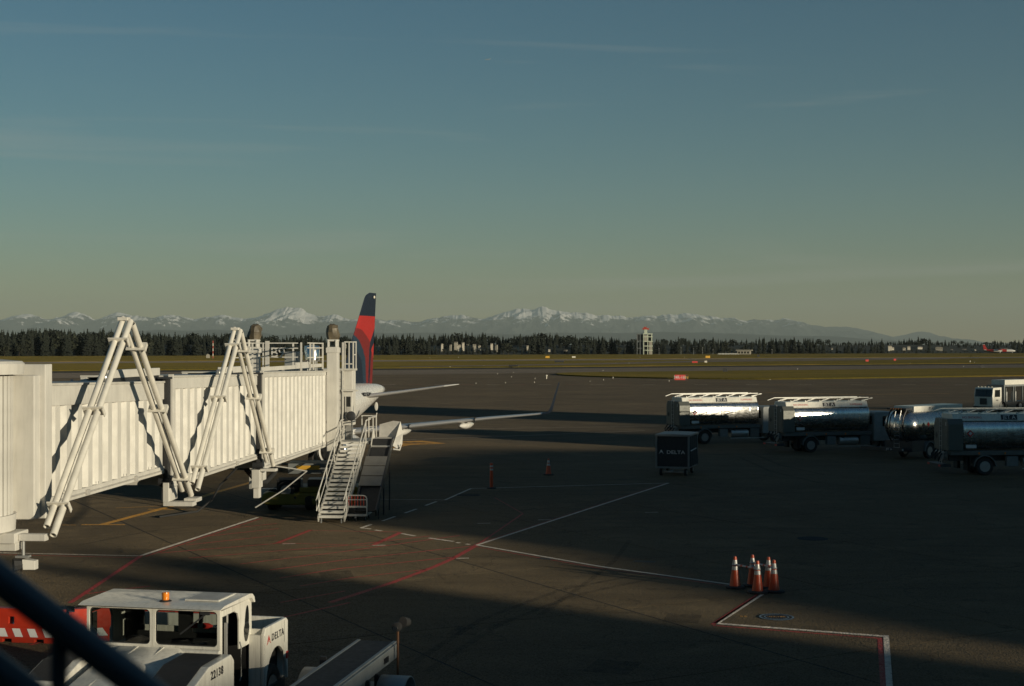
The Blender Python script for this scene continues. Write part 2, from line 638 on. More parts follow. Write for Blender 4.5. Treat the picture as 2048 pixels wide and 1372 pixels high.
def copy_tree(o, parent=None):
    c = o.copy()
    COL.objects.link(c)
    c.parent = parent
    for ch in list(o.children):
        copy_tree(ch, c)
    return c


def text_part(body, size, mat, parent, origin, xdir, zdir, name='lettering', depth=0.004, align='CENTER', sx=1.0, shear=0.0, space=1.0, bold=0.0):
    """flat raised lettering; xdir = reading direction, zdir = up, in the parent's frame"""
    cu = bpy.data.curves.new('tmp_text', 'FONT')
    cu.body = body
    cu.size = size
    cu.extrude = depth
    cu.align_x = align
    cu.align_y = 'CENTER'
    cu.resolution_u = 3
    cu.shear = shear
    cu.space_character = space
    cu.offset = bold
    to = bpy.data.objects.new('tmp_text', cu)
    COL.objects.link(to)
    dg = bpy.context.evaluated_depsgraph_get()
    me = bpy.data.meshes.new_from_object(to.evaluated_get(dg))
    bpy.data.objects.remove(to)
    bpy.data.curves.remove(cu)
    X = Vector(xdir).normalized()
    Z = Vector(zdir).normalized()
    N = X.cross(Z)
    M = Matrix((( X.x * sx, Z.x, N.x, origin[0]), (X.y * sx, Z.y, N.y, origin[1]), (X.z * sx, Z.z, N.z, origin[2]), (0, 0, 0, 1)))
    me.transform(M)
    me.materials.clear()
    me.materials.append(MATS[mat])
    me.name = name
    ob = bpy.data.objects.new(name, me)
    COL.objects.link(ob)
    ob.parent = parent
    return ob


def widget_logo(size, mat, parent, origin, xdir, zdir, name='emblem'):
    """four-piece triangular emblem"""
    X = Vector(xdir).normalized()
    Z = Vector(zdir).normalized()
    N = X.cross(Z)
    O = Vector(origin)
    tris = [[(0, 1), (-0.42, 0.30), (-0.02, 0.48)], [(0, 1), (0.02, 0.48), (0.42, 0.30)],
            [(-0.46, 0.22), (-0.60, 0.0), (-0.03, 0.38)], [(0.46, 0.22), (0.03, 0.38), (0.60, 0.0)]]
    mb = MB()
    for t in tris:
        a = [O + X * (p[0] * size) + Z * (p[1] * size) for p in t]
        bq = [p + N * 0.006 for p in a]
        mb.add(a + bq, [(0, 1, 2), (5, 4, 3), (0, 3, 4, 1), (1, 4, 5, 2), (2, 5, 3, 0)])
    return mb.build(name, mat, parent, smooth=False)


_wheel_cache = {}


def wheel(parent, c, r, w, axis='y', rimmat='rim_grey', name='wheel'):
    key = (round(r, 3), round(w, 3), axis, rimmat)
    if key not in _wheel_cache:
        t = MB()
        prof = [(r * 0.58, -w * 0.42), (r * 0.72, -w * 0.5), (r * 0.92, -w * 0.48), (r * 0.99, -w * 0.36), (r, -w * 0.2), (r, w * 0.2), (r * 0.99, w * 0.36), (r * 0.92, w * 0.48), (r * 0.72, w * 0.5), (r * 0.58, w * 0.42)]
        t.lathe(prof, 28, axis=axis)
        rm = MB()
        rm.lathe([(r * 0.60, -w * 0.47), (r * 0.55, -w * 0.47), (r * 0.50, -w * 0.30), (r * 0.22, -w * 0.34), (r * 0.18, -w * 0.52), (r * 0.05, -w * 0.53), (r * 0.05, w * 0.53), (r * 0.18, w * 0.52), (r * 0.22, w * 0.34), (r * 0.50, w * 0.30), (r * 0.55, w * 0.47), (r * 0.60, w * 0.47)], 24, axis=axis)
        _wheel_cache[key] = (t.mesh('tyre', 'tyre'), rm.mesh('rim', rimmat))
    tm, rmm = _wheel_cache[key]
    o = bpy.data.objects.new(name, tm)
    COL.objects.link(o)
    o.parent = parent
    o.location = c
    q = bpy.data.objects.new('rim', rmm)
    COL.objects.link(q)
    q.parent = o
    return o


# ================================================================== THE SETTING
def NW(n, w, z=0.0):
    return (n * RN[0] + w * RW[0], n * RN[1] + w * RW[1], z)


def AB(a, b, z=0.0):
    return (a * U[0] + b * V[0], a * U[1] + b * V[1], z)


def sheet(name, pts, mat, z=0.0, th=0.0, kind='structure', parent=None):
    mb = MB()
    if th:
        mb.prism([(p[0], p[1]) for p in pts], 'z', z - th, z)
    else:
        mb.add([(p[0], p[1], z) for p in pts], [tuple(range(len(pts)))])
    o = mb.build(name, mat, parent, smooth=False)
    if parent is None:
        o['kind'] = kind
    return o


# land out to the horizon
sheet('ground', [(-90000, -3000), (90000, -3000), (90000, 90000), (-90000, 90000)], 'land', -0.30)

# paved apron
apron = sheet('apron', [NW(-1500, -400), NW(2600, -400), NW(2600, 450), NW(-1500, 450)], 'apron_far', -0.02)

# concrete slabs of the near apron, 25 ft squares aligned with the runway
S0 = 7.9
gap = 0.020
slab_mb = MB()
hs = S0 / 2 - gap
slab_mb.hexa([(-hs, -hs, -0.05), (hs, -hs, -0.05), (hs, hs, -0.05), (-hs, hs, -0.05)], [(-hs, -hs, 0), (hs, -hs, 0), (hs, hs, 0), (-hs, hs, 0)])
slab_me = slab_mb.mesh('slab', 'concrete', smooth=False)
jm = MB()
for i in range(-14, 18):
    for j in range(-4, 22):
        n0 = 15.5 + S0 * (i + 0.5)
        w0 = 35.4 + S0 * (j + 0.5)
        x, y, _ = NW(n0, w0)
        if y < 20 or y > 118 or abs(x) > 0.38 * y + 6:
            continue
        o = bpy.data.objects.new('slab', slab_me)
        COL.objects.link(o)
        o.parent = apron
        o.location = (x, y, 0)
        o.rotation_euler = (0, 0, pi / 2 - RUN)
        c4 = [NW(n0 + dn, w0 + dw, -0.013) for dn, dw in ((-S0 / 2, -S0 / 2), (S0 / 2, -S0 / 2), (S0 / 2, S0 / 2), (-S0 / 2, S0 / 2))]
        jm.add(c4, [(0, 1, 2, 3)])
jm.build('joint_filler', 'joint_filler', apron, smooth=False)
# two wide dark sealed joints that run across the picture
for n0 in (15.5, 23.4):
    mb = MB()
    mb.add([NW(n0 - 0.03, 10, 0.0025), NW(n0 + 0.03, 10, 0.0025), NW(n0 + 0.03, 90, 0.0025), NW(n0 - 0.03, 90, 0.0025)], [(0, 1, 2, 3)])
    mb.build('sealed_joint', 'joint_filler', apron, smooth=False)

# airfield bands, parallel to the runway
NA, NB = -1600, 3200
TREE_W = 1135


def band(name, w0, w1, mat, z, n0=NA, n1=NB, th=0.0):
    return sheet(name, [NW(n0, w0), NW(n1, w0), NW(n1, w1), NW(n0, w1)], mat, z, th)


band('taxiway', 360, 432, 'taxiway', 0.02)
band('taxiway_shoulder', 432, 462, 'shoulder', 0.02)
g2 = band('infield_grass', 462, 655, 'grass', 0.30, th=0.5)
band('runway', 655, 745, 'runway_mat', 0.05)
band('far_grass', 745, TREE_W + 80, 'grass', 0.35, th=0.6)
# grass island with a rounded tip
tip = [NW(2600, 262), NW(2600, 356)]
arc = []
for k in range(17):
    t = k / 16.0
    a = pi / 2 + t * pi
    arc.append((262 + 47 + 47 * sin(a), 225 + 30 * cos(a) * 1.0))
isl = [NW(2600, 262), NW(2600, 356)] + [NW(n, w) for w, n in arc]
sheet('grass_island', isl, 'grass', 0.28, th=0.45)
# connector taxiway slanting across the infield
pp = [(800, 736.0), (1000, 733.6), (1240, 729.6), (1420, 725.2), (1900, 719.5), (1900, 717.5), (1420, 721.6), (1240, 726.6), (1000, 731.6), (800, 734.6)]
sheet('connector_taxiway', [G(*p) for p in pp], 'taxiway', 0.34)


# ------------------------------------------------------------------ painted markings (parts of the apron)
def ribbon(mb, pts, w, side=0.0):
    """flat strip along ground points; side shifts it sideways"""
    n = len(pts)
    L, R = [], []
    for i, p in enumerate(pts):
        a = pts[max(0, i - 1)]
        c = pts[min(n - 1, i + 1)]
        dx, dy = c[0] - a[0], c[1] - a[1]
        l = hypot(dx, dy) or 1
        nx, ny = -dy / l, dx / l
        L.append((p[0] + nx * (side + w / 2), p[1] + ny * (side + w / 2)))
        R.append((p[0] + nx * (side - w / 2), p[1] + ny * (side - w / 2)))
    return L, R


MARK_Z = [0.004]


def mark(name, pixels, w, mat, side=0.0, z=0.004):
    pts = [G(*p) for p in pixels]
    L, R = ribbon(None, pts, w, side)
    mb = MB()
    for i in range(len(pts) - 1):
        mb.add([(*R[i], z), (*R[i + 1], z), (*L[i + 1], z), (*L[i], z)], [(0, 1, 2, 3)])
    return mb.build(name, mat, apron, smooth=False)


RL = 'red_line'
WL = 'white_line'
YL = 'yellow_line'
# white lane edges
mark(WL, [(1337, 966), (954, 1090)], 0.14, 'paint_white')
mark(RL, [(1337, 966), (954, 1090)], 0.06, 'paint_red', side=-0.13)
mark(WL, [(953, 1090), (1200, 1133), (1462, 1169)], 0.16, 'paint_white', z=0.006)
mark(RL, [(953, 1092), (1200, 1135), (1462, 1171)], 0.08, 'paint_red', side=-0.14)
mark(WL, [(942, 977), (1337, 966)], 0.11, 'paint_white')
mark(WL, [(942, 977), (890, 1000)], 0.13, 'paint_white')
for a, b_ in (((873, 1003), (851, 1011)), ((833, 1018), (810, 1026)), ((790, 1033), (765, 1042))):
    mark(WL, [a, b_], 0.14, 'paint_white')
mark(WL, [(742, 1049), (722, 1056)], 0.16, 'paint_white')
mark(WL, [(722, 1056), (742, 1058)], 0.14, 'paint_white', z=0.006)
for a, b_ in (((750, 1060), (764, 1062)), ((803, 1067), (830, 1072)), ((858, 1076), (907, 1083)), ((912, 1085), (920, 1086)), ((932, 1088), (940, 1089))):
    mark(WL, [a, b_], 0.15, 'paint_white')
mark(WL, [(738, 998), (890, 1000)], 0.08, 'paint_white')
mark(WL, [(1525, 1187), (1432, 1247)], 0.17, 'paint_white')
mark(RL, [(1518, 1187), (1424, 1249)], 0.13, 'paint_red', side=0.02)
mark(WL, [(1434, 1247), (1773, 1273)], 0.20, 'paint_white', z=0.006)
mark(RL, [(1426, 1251), (1764, 1277)], 0.13, 'paint_red', z=0.005)
mark(WL, [(1772, 1271), (1782, 1420)], 0.15, 'paint_white', z=0.008)
mark(RL, [(1760, 1277), (1770, 1420)], 0.14, 'paint_red', z=0.003)
mark(WL, [(283, 1111), (515, 1035)], 0.17, 'paint_white')
mark(RL, [(285, 1113), (520, 1036)], 0.09, 'paint_red', side=-0.10)
mark(WL, [(-30, 1105), (283, 1112)], 0.11, 'paint_white', z=0.006)
mark(RL, [(-30, 1108), (283, 1115)], 0.07, 'paint_red', side=-0.06)
# red boundary and hatching
for pl, w in (([(954, 1090), (912, 1114), (870, 1133), (785, 1165), (660, 1205)], 0.22), ([(954, 1090), (1046, 1027)], 0.10), ([(1046, 1027), (989, 995)], 0.06),
              ([(283, 1111), (140, 1206)], 0.17), ([(747, 1090), (801, 1065)], 0.22), ([(552, 1087), (622, 1060)], 0.20),
              ([(456, 1057), (554, 1047)], 0.10), ([(409, 1073), (558, 1057)], 0.11), ([(372, 1090), (552, 1071)], 0.11), ([(320, 1106), (552, 1087)], 0.12),
              ([(622, 1061), (801, 1064)], 0.10), ([(554, 1086), (747, 1091)], 0.10), ([(378, 1116), (700, 1090), (860, 1072)], 0.11),
              ([(480, 1128), (680, 1104), (919, 1071)], 0.11), ([(540, 1140), (680, 1121), (944, 1092)], 0.12), ([(560, 1156), (680, 1137), (912, 1114)], 0.12),
              ([(600, 1172), (705, 1155), (852, 1139)], 0.11), ([(170, 1188), (300, 1172)], 0.10), ([(60, 1290), (170, 1262)], 0.12),
              ([(560, 1236), (700, 1205)], 0.12), ([(560, 1205), (690, 1182)], 0.10)):
    mark(RL, pl, w, 'paint_red', z=0.003)
# yellow lead-in line under the bridge and painted stand board
mark(YL, [(205, 1049), (360, 1008), (430, 985), (530, 957)], 0.36, 'paint_yellow')
mark(YL, [(163, 1049.5), (250, 1049.5)], 0.24, 'paint_yellow', z=0.006)
mark(YL, [(296, 1018.5), (371, 1019)], 0.22, 'paint_yellow', z=0.006)
mark(YL, [(326, 1010), (378, 1010)], 0.22, 'paint_yellow', z=0.006)
mark(YL, [(232, 1016), (322, 1012)], 0.10, 'paint_yellow', z=0.004)
mark(YL, [(125, 1050), (152, 1050)], 0.10, 'paint_yellow', z=0.004)
mark(YL, [(782, 887.5), (868, 884)], 4.0, 'paint_yellow')
for x0 in (806, 818, 834, 846):
    mark('black_marking', [(x0, 886.2), (x0 + 8, 885.6)], 1.5, 'paint_black', z=0.010)
mark(YL, [(752, 902), (822, 889)], 0.35, 'paint_yellow', z=0.006)
# faint taxi lines on the far apron
for k in range(24):
    x0 = 765 + k * 52
    mark(RL if k % 2 else WL, [(x0, 769.5), (x0 + 26, 769.5)], 0.5, 'paint_red' if k % 2 else 'paint_white', z=0.012)
mark(YL, [(1530, 785), (1700, 789), (1900, 787)], 0.5, 'paint_yellow', z=0.012)
mark(WL, [(720, 862), (1000, 857), (1320, 852)], 0.10, 'paint_white')
mark(WL, [(800, 880), (1000, 873), (1290, 861)], 0.10, 'paint_white')
mark('dark_marking', [(1078, 1117), (1104, 1118.5)], 0.35, 'paint_black', z=0.007)
mark('dark_marking', [(1268, 1122), (1310, 1124)], 0.4, 'paint_black', z=0.007)
for (px, py, w) in ((745, 1091, 0.12), (912, 1117, 0.12), (955, 1047, 0.10), (1076, 1040, 0.10), (1290, 1025, 0.10), (565, 1088, 0.10)):
    mark('white_marking', [(px, py), (px + 26, py - 0.6)], w, 'paint_white', z=0.007)

for pl, w in (([(820, 1330), (960, 1240), (1120, 1180), (1300, 1145)], 0.22), ([(850, 1345), (995, 1250), (1150, 1190), (1330, 1152)], 0.22), ([(1080, 1230), (1180, 1160), (1230, 1120), (1260, 1080)], 0.20),
              ([(1500, 905), (1560, 930), (1650, 950)], 0.25), ([(1480, 915), (1540, 942), (1640, 966)], 0.25), ([(1440, 900), (1560, 898)], 0.3),
              ([(430, 1120), (600, 1110), (760, 1115)], 0.18), ([(160, 1090), (300, 1062), (420, 1050)], 0.2)):
    o = mark('tyre_mark', pl, w, 'tyre_scuff', z=0.0022)
for pl, w in (([(640, 1150), (705, 1148)], 1.6), ([(1330, 1235), (1400, 1238)], 1.3), ([(905, 1260), (960, 1263)], 1.1), ([(1180, 1330), (1270, 1337)], 1.4)):
    mark('repair_patch', pl, w, 'patch_tar', z=0.0016)

# round painted hydrant pit cover and two iron manhole covers
def disc(name, px, py, r, mat, z, parent, squash=1.0, inner=0.0):
    x, y = G(px, py)
    mb = MB()
    n = 40
    vs = [(x + r * cos(2 * pi * k / n), y + r * squash * sin(2 * pi * k / n), z) for k in range(n)]
    if inner:
        vs += [(x + inner * cos(2 * pi * k / n), y + inner * squash * sin(2 * pi * k / n), z) for k in range(n)]
        mb.add(vs, [(k, (k + 1) % n, n + (k + 1) % n, n + k) for k in range(n)])
    else:
        mb.add(vs, [tuple(range(n))])
    return mb.build(name, mat, parent, smooth=False)


hx, hy = G(1553, 1234.5)
t = thing('pit_cover', 'round blue painted pit cover with yellow lettering beside the white lane corner', 'pit cover', (hx, hy, 0))
mb = MB()
mb.lathe([(0.50, 0.0), (0.50, 0.012), (0.01, 0.014)], 36)
mb.build('plate', 'manhole_iron', t)
mb = MB()
mb.lathe([(0.50, 0.015), (0.44, 0.0155)], 36, caps=False)
mb.build('ring', 'paint_blue', t)
mb = MB()
mb.lathe([(0.36, 0.015), (0.32, 0.0155)], 36, caps=False)
mb.build('ring', 'paint_blue', t)
mb = MB()
for k in range(6):
    mb.box(-0.24 + k * 0.08, -0.19 + k * 0.08, -0.06, 0.06, 0.012, 0.017)
tt = text_part('WATER', 0.16, 'paint_yellow', t, (0, 0, 0.017), (1, 0, 0), (0, 1, 0), depth=0.001)
text_part('55', 0.22, 'paint_yellow', apron, (*G(1487, 1233), 0.006), (1, 0, 0), (0, 1, 0), depth=0.001)
for (px, py, lab) in ((1625, 1077, 'dark round manhole cover in the shaded apron right of centre'), (937, 990, 'pale round manhole cover beside the solid white lane line')):
    x, y = G(px, py)
    mt = thing('manhole_cover', lab, 'manhole cover', (x, y, 0), group='manhole covers in the apron')
    mb = MB()
    mb.lathe([(0.62, 0.0), (0.62, 0.006), (0.58, 0.007)], 36)
    mb.build('frame', 'manhole_iron', mt)
    mb = MB()
    mb.lathe([(0.55, 0.0), (0.55, 0.010), (0.01, 0.011)], 36)
    mb.build('lid', 'manhole_iron' if px > 1000 else 'shoulder', mt)


# ------------------------------------------------------------------ wooded rise beyond the airfield
def sstep(a, b, x):
    t = min(1, max(0, (x - a) / (b - a)))
    return t * t * (3 - 2 * t)


def hill_z(n, w):
    return 9.0 * sstep(TREE_W + 10, TREE_W + 75, w) + 1.6 * noise.noise(Vector((n * 0.008, w * 0.01, 3.1))) * sstep(TREE_W, TREE_W + 60, w)


mb = MB()
ni, nj = 130, 16
for i in range(ni):
    for j in range(nj):
        n0 = -1600 + i * 40
        w0 = TREE_W - 5 + j * 28
        x, y, _ = NW(n0, w0)
        mb.v.append((x, y, hill_z(n0, w0) - 0.05))
for i in range(ni - 1):
    for j in range(nj - 1):
        a = i * nj + j
        mb.f.append((a, a + nj, a + nj + 1, a + 1))
        mb.mi.append(0)
tag(mb.build('hill', 'conifer', smooth=True, angle=80), kind='structure')

# ------------------------------------------------------------------ snow-streaked mountain range, about 66 km off
CREST = [(-400, 646), (-150, 640), (10, 640), (30, 632), (60, 629), (75, 632), (100, 640), (130, 632), (150, 626), (170, 628), (190, 638), (215, 632), (240, 624), (255, 626), (285, 632), (310, 634), (340, 628), (355, 632), (390, 638), (420, 631), (440, 628), (460, 633), (490, 638), (520, 634), (540, 626), (560, 617), (575, 612), (590, 616), (600, 616), (615, 626), (640, 632), (665, 629), (680, 631), (700, 638), (720, 641), (750, 638), (770, 640), (800, 640), (840, 643), (870, 637), (900, 630), (920, 628), (940, 633), (960, 636), (970, 638), (990, 632), (1010, 624), (1030, 620), (1050, 617), (1070, 618), (1090, 613), (1110, 620), (1125, 623), (1140, 624), (1160, 626), (1180, 629), (1195, 632), (1215, 630), (1240, 629), (1260, 634), (1290, 630), (1320, 632), (1350, 629), (1370, 628), (1390, 629), (1410, 633), (1430, 632), (1460, 634), (1490, 640), (1520, 638), (1550, 640), (1570, 637), (1590, 641), (1620, 650), (1650, 653), (1690, 653), (1710, 655), (1740, 662), (1770, 670), (1780, 673), (1800, 670), (1830, 663), (1845, 662), (1860, 665), (1880, 674), (1920, 680), (1960, 684), (2100, 688), (2400, 689)]
MD = 66000.0


def interp(tab, x):
    if x <= tab[0][0]:
        return tab[0][1]
    for (x0, y0), (x1, y1) in zip(tab, tab[1:]):
        if x <= x1:
            return y0 + (y1 - y0) * (x - x0) / (x1 - x0)
    return tab[-1][1]


def crest_h(X):
    px = 1024 + X / MD * FPX
    h = (YH - interp(CREST, px)) / FPX * MD
    rug = sstep(690, 640, interp(CREST, px)) if False else max(0.0, min(1.0, (h - 500) / 900.0))
    h += rug * 75 * noise.noise(Vector((X * 0.0016, 0.3, 0))) + rug * 60 * (0.4 - abs(noise.noise(Vector((X * 0.0035, 1.3, 0))))) + rug * 35 * noise.noise(Vector((X * 0.009, 2.3, 0)))
    return max(30.0, h)


mb = MB()
xs = [-33000 + 66 * i for i in range(1000)]
ys = [55500 + 210 * j for j in range(66)]


def ridged(x, y, z):
    v_ = 1 - abs(noise.noise(Vector((x, y, z)))) * 2.2
    return v_


for X in xs:
    hc = crest_h(X)
    yc = MD + 900 * noise.noise(Vector((X * 0.00025, 9.0, 0)))
    for Y in ys:
        t = (Y - 55500) / (yc - 55500)
        if t <= 1:
            g = 0.42 * t + 0.58 * t ** 2.4
        else:
            g = max(0.1, 1 - (t - 1) * 1.4)
        wx_ = X + 500 * noise.noise(Vector((X * 0.0004, Y * 0.0004, 11.0)))
        r1 = ridged(wx_ * 0.00030, Y * 0.00012, 2.0)
        r2 = ridged(wx_ * 0.0008, Y * 0.00035, 5.0)
        r3 = ridged(wx_ * 0.0020, Y * 0.0010, 7.0)
        r4 = noise.noise(Vector((X * 0.006, Y * 0.003, 8.0)))
        lim = 4 * max(0, t) * max(0.0, 1.0 - t) if t <= 1 else 0.0
        h = hc * g + hc * (0.26 * (r1 - 0.5) + 0.17 * (r2 - 0.5) + 0.10 * (r3 - 0.5) + 0.035 * r4) * (lim * 0.95 + 0.06)
        h = min(h, hc * Y / yc * 0.99 if t < 0.97 else hc * 1.01)
        mb.v.append((X, Y, max(-5, h)))
nr = len(ys)
for i in range(len(xs) - 1):
    for j in range(nr - 1):
        a = i * nr + j
        mb.f.append((a, a + nr, a + nr + 1, a + 1))
        mb.mi.append(0)
tag(mb.build('mountains', 'mountain', smooth=False, fix=False), kind='structure')

# wooded foothills in front of the range
mb = MB()
FOOT = [(-400, 664), (60, 668), (250, 662), (430, 659), (560, 668), (760, 664), (950, 668), (1200, 664), (1450, 666), (1640, 672), (1800, 681), (2000, 687), (2400, 690)]
xs = [-22000 + 160 * i for i in range(285)]
ys = [36000 + 500 * j for j in range(17)]
for X in xs:
    px = 1024 + X / 41000.0 * FPX
    hc = (YH - interp(FOOT, px)) / FPX * 41000 + 30 * noise.noise(Vector((X * 0.0006, 4.0, 0)))
    for Y in ys:
        t = (Y - 36000) / 5000.0
        g = sstep(0, 1, t) if t <= 1 else max(0.1, 1 - (t - 1) * 1.5)
        mb.v.append((X, Y, max(-5, hc * g * (1 + 0.12 * noise.noise(Vector((X * 0.001, Y * 0.0008, 1)))) - 3)))
nr = len(ys)
for i in range(len(xs) - 1):
    for j in range(nr - 1):
        a = i * nr + j
        mb.f.append((a, a + nr, a + nr + 1, a + 1))
        mb.mi.append(0)
tag(mb.build('hills', 'conifer', smooth=True, angle=180, fix=False), kind='structure')

# ------------------------------------------------------------------ unseen buildings on the sun's side, rooflines shaped to cast the apron's shadow bands
A0 = -130.0


def roofline(pts):
    """(b, where the shadow ends along a) -> (b, building height)"""
    return [(b, (a - A0) * TAN_E) for b, a in pts]


def terminal(name, label, prof, depth):  # out-of-view block whose outline follows the shadow it has to cast
    t = thing(name, label, 'building', AB(A0, (prof[0][0] + prof[-1][0]) / 2))
    ox, oy, _ = AB(A0, (prof[0][0] + prof[-1][0]) / 2)
    pts = [(prof[0][0], 0)] + prof + [(prof[-1][0], 0)]
    mb = MB()
    n = len(pts)
    fr = []
    for a in (A0, A0 - depth):
        for b, h in pts:
            x, y, _ = AB(a, b)
            fr.append((x - ox, y - oy, h))
    mb.add(fr, [(k, (k + 1) % n, n + (k + 1) % n, n + k) for k in range(n)] + [tuple(range(n - 1, -1, -1)), tuple(range(n, 2 * n))])
    mb.build('wall', 'terminal_wall', t, smooth=False)
    # window bands on the apron side
    hmin = min(h for b, h in prof)
    z = 3.0
    while z < hmin - 3:
        mb = MB()
        p = []
        for a, zz in ((A0 + 0.05, z), (A0 + 0.05, z + 1.8)):
            for b in (prof[0][0] + 1.5, prof[-1][0] - 1.5):
                x, y, _ = AB(a, b)
                p.append((x - ox, y - oy, zz))
        mb.add(p, [(0, 1, 3, 2)])
        mb.build('window_band', 'dark_glass', t, smooth=False)
        z += 4.2
    return t


terminal('shading_wing', 'unseen terminal wing behind the viewer, roofline shaped to shade the near apron', roofline([(-70, 32), (22, 32), (28, 34), (29.6, 37), (29.8, 50), (30.5, 50), (30.8, 39), (32.4, 39), (32.6, 45), (34.9, 45)]), 18)
terminal('shading_hall', 'unseen building beyond the right edge, sloping roofline shaped to shade the middle apron', roofline([(37.2, 13), (38, 17.6), (39, 20.3), (40.0, 25), (41.4, 28), (44.3, 31.5), (45.5, 37), (46.4, 56), (48, 62), (80, 69), (84, 68), (89, 60), (93, 57), (96.5, 59)]), 22)
terminal('shading_gable', 'unseen gabled building, roofline shaped to cast the wedge of shade by the tank trucks', roofline([(96.5, 62), (98.4, 75), (108, 71), (111, 66), (114.5, 66), (116, 71), (123, 73)]), 20)
terminal('shading_tower', 'unseen tall narrow building beyond the right edge, added to cast the far shadow band', roofline([(123, 150), (139.5, 150)]), 17)
terminal('shading_block', 'unseen low building past the tall one, added to shade the far right apron', roofline([(139.5, 66), (200, 64)]), 20)

# the concourse the viewer stands in
t = thing('concourse', 'glass-fronted concourse from which the apron is viewed', 'building', (-20, -14, 0))
mb = MB()
mb.box(-40, 38, -12, 12, 0, 11)
mb.build('wall', 'terminal_wall', t, smooth=False)
mb = MB()
mb.box(-40.8, 38.8, -12.8, 12.8, 11.003, 11.6)
mb.build('roof', 'terminal_roof', t, smooth=False)
for k in range(19):
    mb = MB()
    mb.box(-39.5 + k * 4.1, -35.8 + k * 4.1, 12.01, 12.06, 5.2, 10.2)
    mb.build('window', 'dark_glass', t, smooth=False)


# ================================================================== JET BRIDGE
BR = atan2(2.1, 34.2)
bridge = thing('jet_bridge', 'long white corrugated telescopic jet bridge leading to the parked airliner', 'jet bridge', (-11.3, 34.3, 0), -BR)


def corrugated(x, y0, y1, z0a, z0b, z1a, z1b, pitch=0.755, depth=0.13, sgn=1):
    """trapezoid-ribbed side sheet; recesses go inward from plane x"""
    ys, xs_ = [], []
    y = y0
    ph = [(0.0, 0.0), (0.40, 0.0), (0.52, -depth), (0.88, -depth), (1.0, 0.0)]
    k = 0
    pts = []
    while y < y1 - 1e-6:
        for q, dx in ph[:-1]:
            yy = y + q * pitch
            if yy <= y1:
                pts.append((yy, dx))
        y += pitch
    pts.append((y1, pts[-1][1]))
    mb = MB()
    vs = []
    for yy, dx in pts:
        t = (yy - y0) / (y1 - y0)
        vs.append((x + sgn * dx, yy, z0a + (z0b - z0a) * t))
        vs.append((x + sgn * dx, yy, z1a + (z1b - z1a) * t))
    fs = [(2 * i, 2 * i + 2, 2 * i + 3, 2 * i + 1) for i in range(len(pts) - 1)]
    mb.add(vs, fs)
    return mb


def tunnel(name, x, xf, y0, y1, zb, zt0, zt1, fascia, pitch):
    """one telescopic section: own part, its pieces are sub-parts"""
    core = MB()
    core.hexa([(xf + 0.17, y0 + .02, zb + 0.05), (x - 0.17, y0 + .02, zb + 0.05), (x - 0.17, y1 - .02, zb + 0.05), (xf + 0.17, y1 - .02, zb + 0.05)],
              [(xf + 0.17, y0 + .02, zt0 - 0.1), (x - 0.17, y0 + .02, zt0 - 0.1), (x - 0.17, y1 - .02, zt1 - 0.1), (xf + 0.17, y1 - .02, zt1 - 0.1)])
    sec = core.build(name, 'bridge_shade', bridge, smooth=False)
    corrugated(x, y0, y1, zb + 0.22, zb + 0.22, zt0 - fascia, zt1 - fascia, pitch).build('corrugated_side', 'bridge_white', sec, smooth=False, fix=False)
    corrugated(xf, y0, y1, zb + 0.22, zb + 0.22, zt0 - fascia, zt1 - fascia, pitch, sgn=-1).build('corrugated_side', 'bridge_white', sec, smooth=False, fix=False)
    for xx, s in ((x, 1), (xf, -1)):
        mb = MB()
        xa, xb = sorted((xx - s * 0.18, xx + s * 0.025))
        mb.hexa([(xa, y0, zt0 - fascia), (xb, y0, zt0 - fascia), (xb, y1, zt1 - fascia), (xa, y1, zt1 - fascia)],
                [(xa, y0, zt0), (xb, y0, zt0), (xb, y1, zt1), (xa, y1, zt1)])
        mb.build('fascia', 'bridge_white', sec, smooth=False, bevel=0.012)
        mb = MB()
        xa, xb = sorted((xx - s * 0.18, xx + s * 0.03))
        mb.box(xa, xb, y0, y1, zb, zb + 0.22)
        mb.build('floor_beam', 'bridge_white', sec, smooth=False, bevel=0.012)
    mb = MB()
    mb.hexa([(xf - 0.03, y0, zt0 + .003), (x + 0.06, y0, zt0 + .003), (x + 0.06, y1, zt1 + .003), (xf - 0.03, y1, zt1 + .003)],
            [(xf - 0.03, y0, zt0 + 0.06), (x + 0.06, y0, zt0 + 0.06), (x + 0.06, y1, zt1 + 0.06), (xf - 0.03, y1, zt1 + 0.06)])
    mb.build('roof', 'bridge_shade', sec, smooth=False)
    return sec


inner = tunnel('inner_tunnel', 0.0, -2.6, 0.0, 10.4, 3.90, 6.85, 6.66, 0.50, 0.755)
middle = tunnel('middle_tunnel', 0.15, -2.75, 9.9, 21.5, 3.44, 6.84, 6.66, 0.36, 0.80)
outer = tunnel('outer_tunnel', 0.30, -2.9, 21.2, 34.2, 3.00, 6.76, 6.58, 0.16, 0.78)

